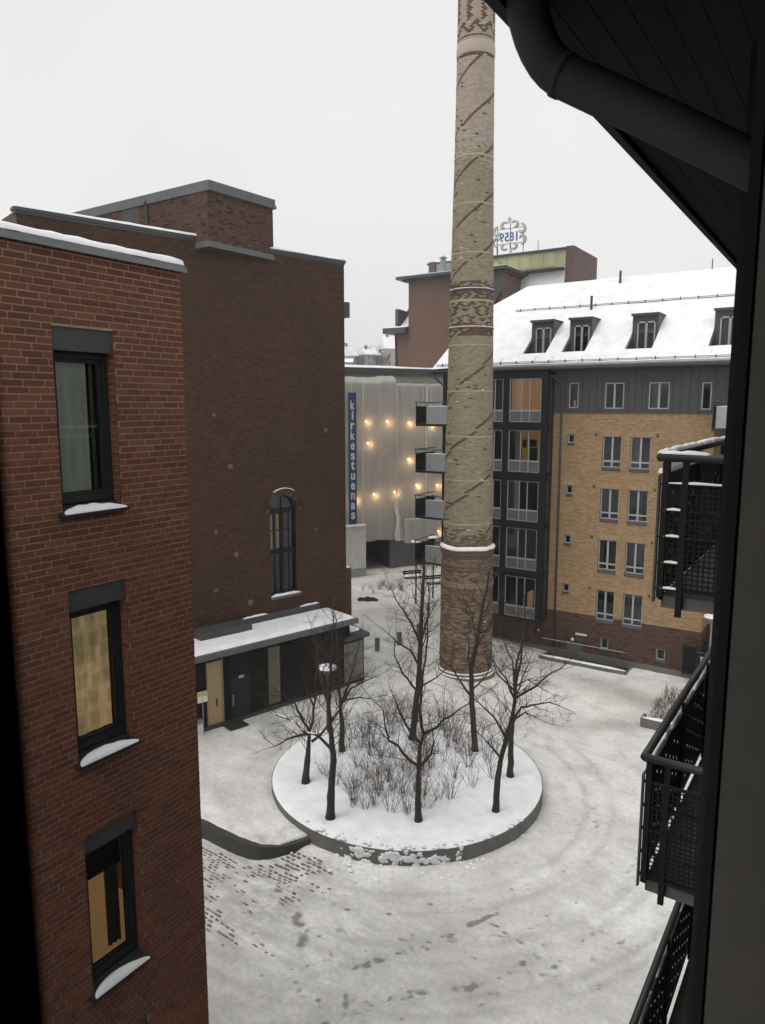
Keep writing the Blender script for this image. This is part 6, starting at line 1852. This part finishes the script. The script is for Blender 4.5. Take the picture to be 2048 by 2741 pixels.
# ------------------------------------------------------------------ hill with houses far behind
hx = np.linspace(-420, -90, 90); hy = np.linspace(110, 480, 90)
HX, HY = np.meshgrid(hx, hy, indexing='ij')
def hill_z(x, y):
    return -2.5 + 33.5 * sstep(130, 300, np.hypot(x, y)) + 5 * (fbm(np.asarray(x) * 0.015 + 40, np.asarray(y) * 0.015, 3, 2) - 0.5)
HH = hill_z(HX, HY)
I3 = np.arange(8100).reshape(90, 90)
hill = np_mesh('hill', np.stack([HX, HY, HH], -1).reshape(-1, 3), np.stack([I3[:-1, :-1], I3[1:, :-1], I3[1:, 1:], I3[:-1, 1:]], -1).reshape(-1, 4), 'hill', smooth=True); hill['kind'] = 'structure'
def house(x, y, w_, d_, h, rz, wallm, label, zb=None, steep=0.9, chim=True):
    z = float(hill_z(x, y)) - 0.5 if zb is None else zb
    t = local_thing('far_house', label, 'house', (x, y, z), rz)
    m = MB(); m.box(-w_ / 2, w_ / 2, -d_ / 2, d_ / 2, -3, h); wl = m.build('wall', wallm, t)
    rh_ = d_ / 2 * steep
    m = MB(); m.prism([(-w_ / 2 - 0.3, -d_ / 2 - 0.4, h - 0.2), (-w_ / 2 - 0.3, 0, h + rh_), (-w_ / 2 - 0.3, d_ / 2 + 0.4, h - 0.2)], (w_ + 0.6, 0, 0)); rf = m.build('roof', 'snow', t)
    if chim:
        m = MB(); m.box(-w_ * 0.3, -w_ * 0.3 + 0.9, -0.5, 0.4, h + rh_ * 0.5, h + rh_ + 1.3); m.build('chimney', 'far_dark', rf)
    for k in range(3):
        for q in range(max(1, int(h / 3))):
            mm = MB(); x0 = -w_ / 2 + w_ * (0.15 + 0.28 * k); mm.box(x0, x0 + 0.9, -d_ / 2 - 0.03, -d_ / 2 - 0.005, 0.9 + q * 3, 2.4 + q * 3); mm.build('window', 'panel_grey', t)
    m = MB(); m.prism([(w_ / 2 + 0.0, -d_ / 2, h - 0.2), (w_ / 2, 0, h + rh_ - 0.3), (w_ / 2, d_ / 2, h - 0.2)], (0.01, 0, 0)); m.build('gable', wallm, t)
    return t
RZ = math.atan2(-260, 187) + math.pi / 2
house(-187.5, 259, 9.0, 9.5, 35.5 - 30.5, RZ + 1.2, 'house_far', 'low grey house with snowy gable far up the hill', zb=30.5, steep=0.85)
house(-171.5, 269.5, 9.5, 10, 38.5 - 30.5, RZ + 0.25, 'house_pink', 'tall pale pink house with steep snowy roof on the far hill', zb=30.5, steep=1.1)
house(-185.0, 252, 8, 6, 33.6 - 30, RZ, 'house_far', 'small flat fronted house below the gabled one on the far hill', zb=29.0, steep=0.5, chim=False)
house(-178.5, 262, 7, 7, 36.0 - 30, RZ + 0.5, 'house_far', 'narrow dark house between bare trees on the far hill', zb=30.0, steep=0.7)
ft = None
for k, (x, y, s_) in enumerate(((-181.5, 262, 1.0), (-176, 266, 1.15), (-179, 258, 0.8), (-174.5, 262, 0.8), (-183.5, 268, 1.2), (-170, 262, 0.8))):
    z = float(hill_z(x, y)) - 0.3
    if ft is None:
        ft = local_thing('hill_tree', 'bare grey tree among the houses on the far hill', 'tree', (x, y, z), 0, 'trees on the far hill')
        rg = random.Random(5); m = MB(); m.tube([(0, 0, 0), (0.1, 0, 2.5), (0, 0.1, 6)], [0.28, 0.2, 0.1], 6); m.build('trunk', 'bark', ft)
        m = MB()
        for q in range(16):
            a = rg.random() * 6.28; zz = rg.uniform(2, 6)
            twig_grow(m, (0, 0, zz), (math.cos(a), math.sin(a), rg.uniform(0.4, 1.4)), rg.uniform(2, 3.4), 0.09, 3, rg)
        m.build('crown', 'twig', ft)
    else:
        copy_thing(ft, (x, y, z), k * 1.3, sc=(s_,) * 3)

# ------------------------------------------------------------------ the building the picture is taken from
ow = thing('own_building', 'dark fronted apartment building with deep eave and black steel balconies', 'building', (2, 6, 0))
FX = -0.36
m = MB()
m.box(FX, FX + 0.3, -9, -0.12, 0, 15.55)           # left of the window
m.box(FX, FX + 0.3, 2.95, 16, 0, 15.55)            # right of it
m.box(FX, FX + 0.3, -0.12, 2.95, 0, 10.5)
m.box(FX, FX + 0.3, -0.12, 2.95, 15.7, 15.75)
m.build('wall', 'own_wall', ow)
m = MB(); m.box(FX - 0.055, FX + 0.05, 2.9, 3.35, 0, 15.5); m.build('pier', 'black_metal', ow)
m = MB()
for a in (((-0.05, -0.35, 12.9), (3, -0.35, 12.9), (3, -0.35, 16.2), (-0.05, -0.35, 16.2)), ((3, -0.35, 12.9), (3, 3.0, 12.9), (3, 3.0, 16.2), (3, -0.35, 16.2)), ((-0.05, 3.0, 12.9), (3, 3.0, 12.9), (3, 3.0, 16.2), (-0.05, 3.0, 16.2)), ((-0.05, -0.35, 12.9), (3, -0.35, 12.9), (3, 3.0, 12.9), (-0.05, 3.0, 12.9)), ((-0.05, -0.35, 16.2), (3, -0.35, 16.2), (3, 3.0, 16.2), (-0.05, 3.0, 16.2))):
    m.quad(*a)
m.quad((FX + 0.3, -0.35, 15.6), (FX + 0.3, 3.0, 15.6), (-0.05, 3.0, 16.2), (-0.05, -0.35, 16.2))
m.build('room', 'own_wall', ow)
# window frame round the viewer
m = MB(); m.box(-0.2, -0.114, -0.11, 0.064, 12.4, 15.6); wf = m.build('window_frame', 'black_metal', ow)
m = MB(); m.box(-0.114, 0.03, 0.95, 1.12, 12.4, 15.6); m.build('sash', 'sash', wf)
m = MB(); m.box(-0.13, -0.118, 0.953, 1.1, 12.4, 15.6); m.build('seal', 'black_metal', wf)
# eave: soffit boards, fascia, roof
for k in range(7):
    x0 = -1.0 + k * 0.097
    mm = MB(); mm.box(x0 + 0.0012, x0 + 0.0958, -9, 16, 15.52 + 0.0012 * k, 15.55); mm.build('soffit_board', 'soffit', ow)
m = MB(); m.box(-1.04, -1.003, -9, 16, 15.49, 15.72); m.build('fascia', 'pipe', ow)
m = MB(); m.quad((-1.06, -9, 15.74), (-1.06, 16, 15.74), (5, 16, 19.5), (5, -9, 19.5)); m.quad((11, -9, 15.7), (11, 16, 15.7), (5, 16, 19.5), (5, -9, 19.5))
m.quad((11, -9, 0), (11, 16, 0), (11, 16, 15.7), (11, -9, 15.7)); m.quad((FX, 16, 0), (11, 16, 0), (11, 16, 15.6), (FX, 16, 15.6)); m.quad((FX, -9, 0), (11, -9, 0), (11, -9, 15.6), (FX, -9, 15.6))
m.build('roof', 'snow', ow)
# swan-neck rain pipe from the gutter back to the wall
bez = []
p0, p1, p2 = V3((-0.965, 2.24, 15.62)), V3((-0.945, 2.24, 15.36)), V3((-0.84, 2.27, 15.285))
for i in range(9):
    t = i / 8; bez.append(p0 * (1 - t) ** 2 + p1 * 2 * t * (1 - t) + p2 * t * t)
bez += [V3((-0.6, 2.31, 15.14)), V3((-0.32, 2.355, 14.965)), V3((-0.22, 2.37, 14.9))]
m = MB(); m.tube(bez, 0.062, 20); pp = m.build('rain_pipe', 'pipe', ow, smooth=True)
m = MB()
d = (bez[9] - bez[8]); d /= np.linalg.norm(d)
m.tube([bez[8] - d * 0.012, bez[8] + d * 0.012], 0.0655, 20); m.build('pipe_joint', 'pipe', pp, smooth=True)

def steel_balcony(zt, lit_snow):
    """zt: top of the rail"""
    x0, x1, y0, y1 = -1.55, FX, 7.1, 12.6
    zf = zt - 1.32
    m = MB(); m.box(x0 + 0.06, x1, y0 + 0.05, y1, zf - 0.12, zf); bal = m.build('balcony', 'concrete', ow)
    m = MB(); m.tube([(x0, y0, zt), (x0, y1, zt)], 0.042, 10); m.tube([(x0, y0, zt), (x1, y0, zt)], 0.042, 10); m.build('handrail', 'dark_metal', bal, smooth=True)
    for x in (x0 + 0.025, x0 + 0.2):
        m = MB(); m.box(x, x + 0.055, y0 - 0.02, y0 + 0.02, zf - 0.18 if x > x0 + 0.1 else zf, zt - 0.03); m.build('post', 'black_metal', bal)
    for k in range(4):
        yy = y0 + 0.05 + k * 1.6; m = MB(); m.box(x0 + 0.03, x0 + 0.07, yy, yy + 0.07, zf - 0.05, zt - 0.03); m.build('post', 'black_metal', bal)
    m = MB(); rails = []
    for k in range(5):
        z = zt - 0.24 - k * 0.25
        mm = MB(); mm.box(x0 + 0.01, x1, y0 - 0.012, y0 + 0.028, z - 0.018, z); mm.build('side_rail', 'black_metal', bal); rails.append(z)
    m = MB()   # square woven mesh between the side rails
    top, bot = rails[0] - 0.02, rails[-1]
    k = 0
    while x0 + 0.09 + k * 0.047 < x1:
        x = x0 + 0.09 + k * 0.047; m.box(x, x + 0.013, y0 + 0.004, y0 + 0.012, bot, top); k += 1
    k = 0
    while bot + k * 0.047 < top:
        z = bot + k * 0.047; m.box(x0 + 0.07, x1, y0 + 0.0135, y0 + 0.0195, z, z + 0.013); k += 1
    m.build('mesh', 'black_metal', bal)
    # outer side: slotted steel sheet
    hl = []
    yy = y0 + 0.12; c = 0
    while yy < y1 - 0.1:
        for r_ in range(5):
            z = zf + 0.12 + r_ * 0.2 + (0.1 if c % 2 else 0)
            if z < zt - 0.35: hl.append((yy, yy + 0.011, z, z + 0.035))
        yy += 0.21; c += 1
    mm = MB(); mm.holed(lambda a, b: (x0 + 0.015, a, b), [y0 + 0.02, y1], [zf - 0.04, zt - 0.17], hl)
    mm.build('slotted_sheet', 'black_metal', bal)
    mm = MB(); mm.box(x0 - 0.012, x0 + 0.008, y0 - 0.02, y0 + 0.03, zf - 0.06, zt - 0.17); mm.box(x0 + 0.0, x0 + 0.03, y0, y1, zt - 0.17, zt - 0.15); mm.build('edge_strip', 'zinc', bal)
    if lit_snow:
        for a, b in ((y0 + 0.02, 9.0), (9.02, 9.6), (9.65, y1)):
            snow_strip((x0, a, zt + 0.03), (x0, b, zt + 0.03), 0.075, 0.045, side=(1, 0, 0), n=16, taper=False, seed=int(a * 7), parent=bal)
        snow_strip((x0, y0, zt + 0.035), (x0 + 0.45, y0, zt + 0.03), 0.06, 0.03, side=(0, 1, 0), n=8, seed=5, parent=bal)
        snow_strip((x0 + 0.015, y0 + 0.0, zt - 0.15), (x0 + 0.015, 9.4, zt - 0.15), 0.07, 0.045, side=(1, 0, 0), n=16, taper=False, seed=6, parent=bal)
        snow_strip((x0 + 0.02, y0, rails[0]), (x1, y0, rails[0]), 0.04, 0.02, side=(0, 1, 0), n=12, seed=9, parent=bal)
        for q in rails[1:]:
            snow_strip((x0 + 0.02, y0, q), (x0 + 0.24, y0, q), 0.04, 0.02, side=(0, 1, 0), n=6, seed=9, parent=bal)
        mm = MB(); mm.box(x0 + 0.35, x1 - 0.05, 8.0, 9.4, zf + 0.62, zf + 0.66); tb_ = mm.build('table_top', 'dark_metal', bal)
        snow_strip((x0 + 0.75, 8.0, zf + 0.66), (x0 + 0.75, 9.4, zf + 0.66), 0.75, 0.12, side=(1, 0, 0), n=14, seed=15, parent=bal)
    else:
        for a, b in ((7.35, 8.0), (8.25, 8.9), (9.6, 10.4)):
            snow_strip((x0 + 0.02, a, zt - 0.15), (x0 + 0.02, b, zt - 0.15), 0.05, 0.035, side=(1, 0, 0), n=10, seed=int(a * 9), parent=bal)
    if lit_snow: snow_strip((x0 + 0.6, y0 + 0.6, zf), (x0 + 0.6, y1, zf), 0.45, 0.05, side=(1, 0, 0), n=24, seed=int(zt), parent=bal)
    return bal
steel_balcony(13.83, True)
steel_balcony(10.86, False)
steel_balcony(7.76, False)

# ------------------------------------------------------------------ things standing about
lamp = None
for k, (p, h, lab) in enumerate((((-25.77, 43.68, 0.0), 4.8, 'slim dark street lamp with snowy disc head, beside the chimney on the street side'),
                                 ((-25.54, 45.76, 0.0), 4.8, 'slim dark street lamp standing closer to the grey corner balconies'),
                                 ((-18.05, 23.3, 0.2), 3.2, 'street lamp half hidden by bare branches in front of the pavilion'),
                                 ((-5.59, 38.77, 0.0), 3.8, 'pale street lamp with funnel head by the house gate'))):
    t = local_thing('street_lamp', lab, 'street lamp', p, 0, 'street lamps round the yard')
    z0 = float(ground_h(p[0], p[1])) - p[2]
    m = MB(); m.tube([(0, 0, z0 - 0.1), (0, 0, h - 0.1)], [0.06, 0.045], 8); m.build('pole', 'dark_metal' if k < 3 else 'zinc_light', t)
    m = MB(); m.lathe([(0.05, h - 0.55), (0.09, h - 0.3), (0.3, h - 0.06), (0.42, h - 0.03), (0.42, h), (0.0, h + 0.02)], (0, 0, 0), 20); m.build('head', 'zinc_light' if k > 2 else 'zinc', t)
    m = MB(); m.lathe([(0.4, h + 0.003), (0.38, h + 0.07), (0.2, h + 0.12), (0.0, h + 0.13)], (0, 0, 0), 20); m.build('snow', 'snow', t, smooth=True)
bp = None
for k, (x, y) in enumerate(((-22.55, 33.86), (-22.07, 35.51), (-21.96, 37.6))):
    z = float(ground_h(x, y))
    if bp is None:
        bp = local_thing('bollard', 'square grey metal bollard standing alone in the snowy street', 'bollard', (x, y, z), 0.5, 'square bollards along the street')
        m = MB(); m.box(-0.13, 0.13, -0.13, 0.13, -0.1, 0.7); m.build('body', 'panel_grey', bp)
        m = MB(); m.box(-0.135, 0.135, -0.135, 0.135, 0.7, 0.74); m.build('cap', 'zinc', bp)
    else:
        copy_thing(bp, (x, y, z), 0.5)
# dark heap, snow covered benches, low shrubs at the street end
t = thing('rubble_heap', 'dark brown heap of earth showing through the street snow', 'heap', (-29.5, 43.0, 0))
mm = MB()
for k in range(9):
    q = lump((-29.5 + random.gauss(0, 0.35), 43.0 + random.gauss(0, 0.25), 0.12 + random.uniform(0, 0.15)), random.uniform(0.18, 0.34), k + 900, (1.2, 1, 0.7))
    b0 = len(mm.v); mm.v += q.v; mm.f += [tuple(b0 + i for i in f_) for f_ in q.f]
mm.build('earth', surf('earth', (0.05, 0.032, 0.024), scale=6, rough=0.95), t)
for (x, y, lab) in ((-30.0, 50.4, 'bench buried in snow behind the street lamp'), (-27.6, 49.9, 'dark bench against the chimney side of the street')):
    t = local_thing('bench', lab, 'bench', (x, y, 0.0), 0.9)
    for k in range(3):
        m = MB(); m.box(-0.8, 0.8, -0.25 + k * 0.17, -0.1 + k * 0.17, 0.42, 0.46); m.build('seat_slat', 'cladding', t)
    for k in range(2):
        m = MB(); m.box(-0.8, 0.8, 0.27, 0.3, 0.58 + k * 0.17, 0.71 + k * 0.17); m.build('back_slat', 'cladding', t)
    for sx in (-0.65, 0.65):
        m = MB(); m.box(sx - 0.03, sx + 0.03, -0.22, 0.28, -0.1, 0.42); m.box(sx - 0.03, sx + 0.03, 0.3, 0.34, 0.42, 0.9); m.build('leg', 'dark_metal', t)
    snow_strip((-0.78, 0.0, 0.46), (0.78, 0.0, 0.46), 0.45, 0.14 if x < -29 else 0.06, side=(0, 1, 0), n=12, seed=3, parent=t)
rg = random.Random(9)
for k in range(16):
    x, y = (-29.8 + rg.gauss(0, 1.0), 46.3 + rg.gauss(0, 1.5))
    s_ = rg.uniform(0.35, 0.6)
    c = copy_thing(protos[k % 5], (x, y, float(ground_h(x, y)) + 0.02), rg.random() * 6, 'low brown shrub half buried in the snow of the street bed', (s_ * 1.3, s_ * 1.3, s_))
    c['group'] = 'low shrubs in the street bed'
# clipped dry hedge and its concrete edge below the yellow house
hd = thing('hedge', 'dry brown clipped hedge in a bed by the yellow house', 'hedge', (-6.6, 35.2, 0))
m = MB(); rg = random.Random(21)
for k in range(620):
    x = rg.uniform(-7.3, -4.6); y = rg.uniform(33.2, 37.4)
    if (x + 7.4) < (y - 33.2) * 0.0: continue
    twig_grow(m, (x, y, 0.0), (rg.gauss(0, 0.3), rg.gauss(0, 0.3), 1), rg.uniform(0.22, 0.42), 0.012, 1, rg)
m.build('twigs', surf('hedge_twig', (0.17, 0.13, 0.09), (0.1, 0.08, 0.06), scale=4, rough=0.95), hd)
m = MB(); m.box(-7.35, -4.4, 32.4, 32.62, -0.1, 0.42); m.box(-7.35, -7.2, 32.62, 33.0, -0.1, 0.42); ed = tag(m.build('bed_edge', 'concrete'), 'low concrete edge of the hedge bed with snow on top', 'kerb')
snow_strip((-7.3, 32.51, 0.42), (-4.5, 32.51, 0.42), 0.2, 0.07, side=(0, 1, 0), n=14, seed=4, parent=ed)
# notice on a post at the corner of the red building, and a grit bin
t = local_thing('notice_post', 'thin post with a white and yellow notice by the red building corner', 'sign', (-22.73, 20.63, 0.22), R(-20))
m = MB(); m.tube([(0, 0, -0.1), (0, 0, 1.8)], 0.02, 6); m.build('post', 'zinc_light', t)
m = MB(); m.box(-0.02, 0.012, -0.22, 0.22, 1.52, 2.0); nb = m.build('board', 'white', t)
m = MB(); m.box(0.013, 0.017, -0.2, 0.2, 1.8, 1.98); m.build('yellow_strip', surf('yellow_strip', (0.55, 0.5, 0.15), scale=3), nb)
t = local_thing('grit_bin', 'small white grit bin next to the notice post', 'bin', (-23.15, 20.5, 0.2), R(-20))
m = MB(); m.box(-0.22, 0.22, -0.3, 0.3, -0.05, 0.55); m.build('body', 'white', t)
m = MB(); m.prism([(-0.25, -0.33, 0.55), (0.25, -0.33, 0.55), (0.25, -0.33, 0.6), (-0.25, -0.33, 0.7)], (0, 0.66, 0)); m.build('lid', 'zinc_light', t)
# ------------------------------------------------------------------ winter haze
m = MB(); m.box(-610, 210, -210, 710, -6, 48)
hz_ = m.build('haze', 'snow'); hz_['kind'] = 'stuff'
hm = bpy.data.materials.new('haze'); hm.use_nodes = True
t = hm.node_tree; t.nodes.clear()
o = t.nodes.new('ShaderNodeOutputMaterial'); pv3 = t.nodes.new('ShaderNodeVolumePrincipled')
pv3.inputs['Color'].default_value = (0.93, 0.93, 0.93, 1); pv3.inputs['Density'].default_value = 0.0007
t.links.new(pv3.outputs[0], o.inputs['Volume'])
hz_.data.materials.clear(); hz_.data.materials.append(hm)
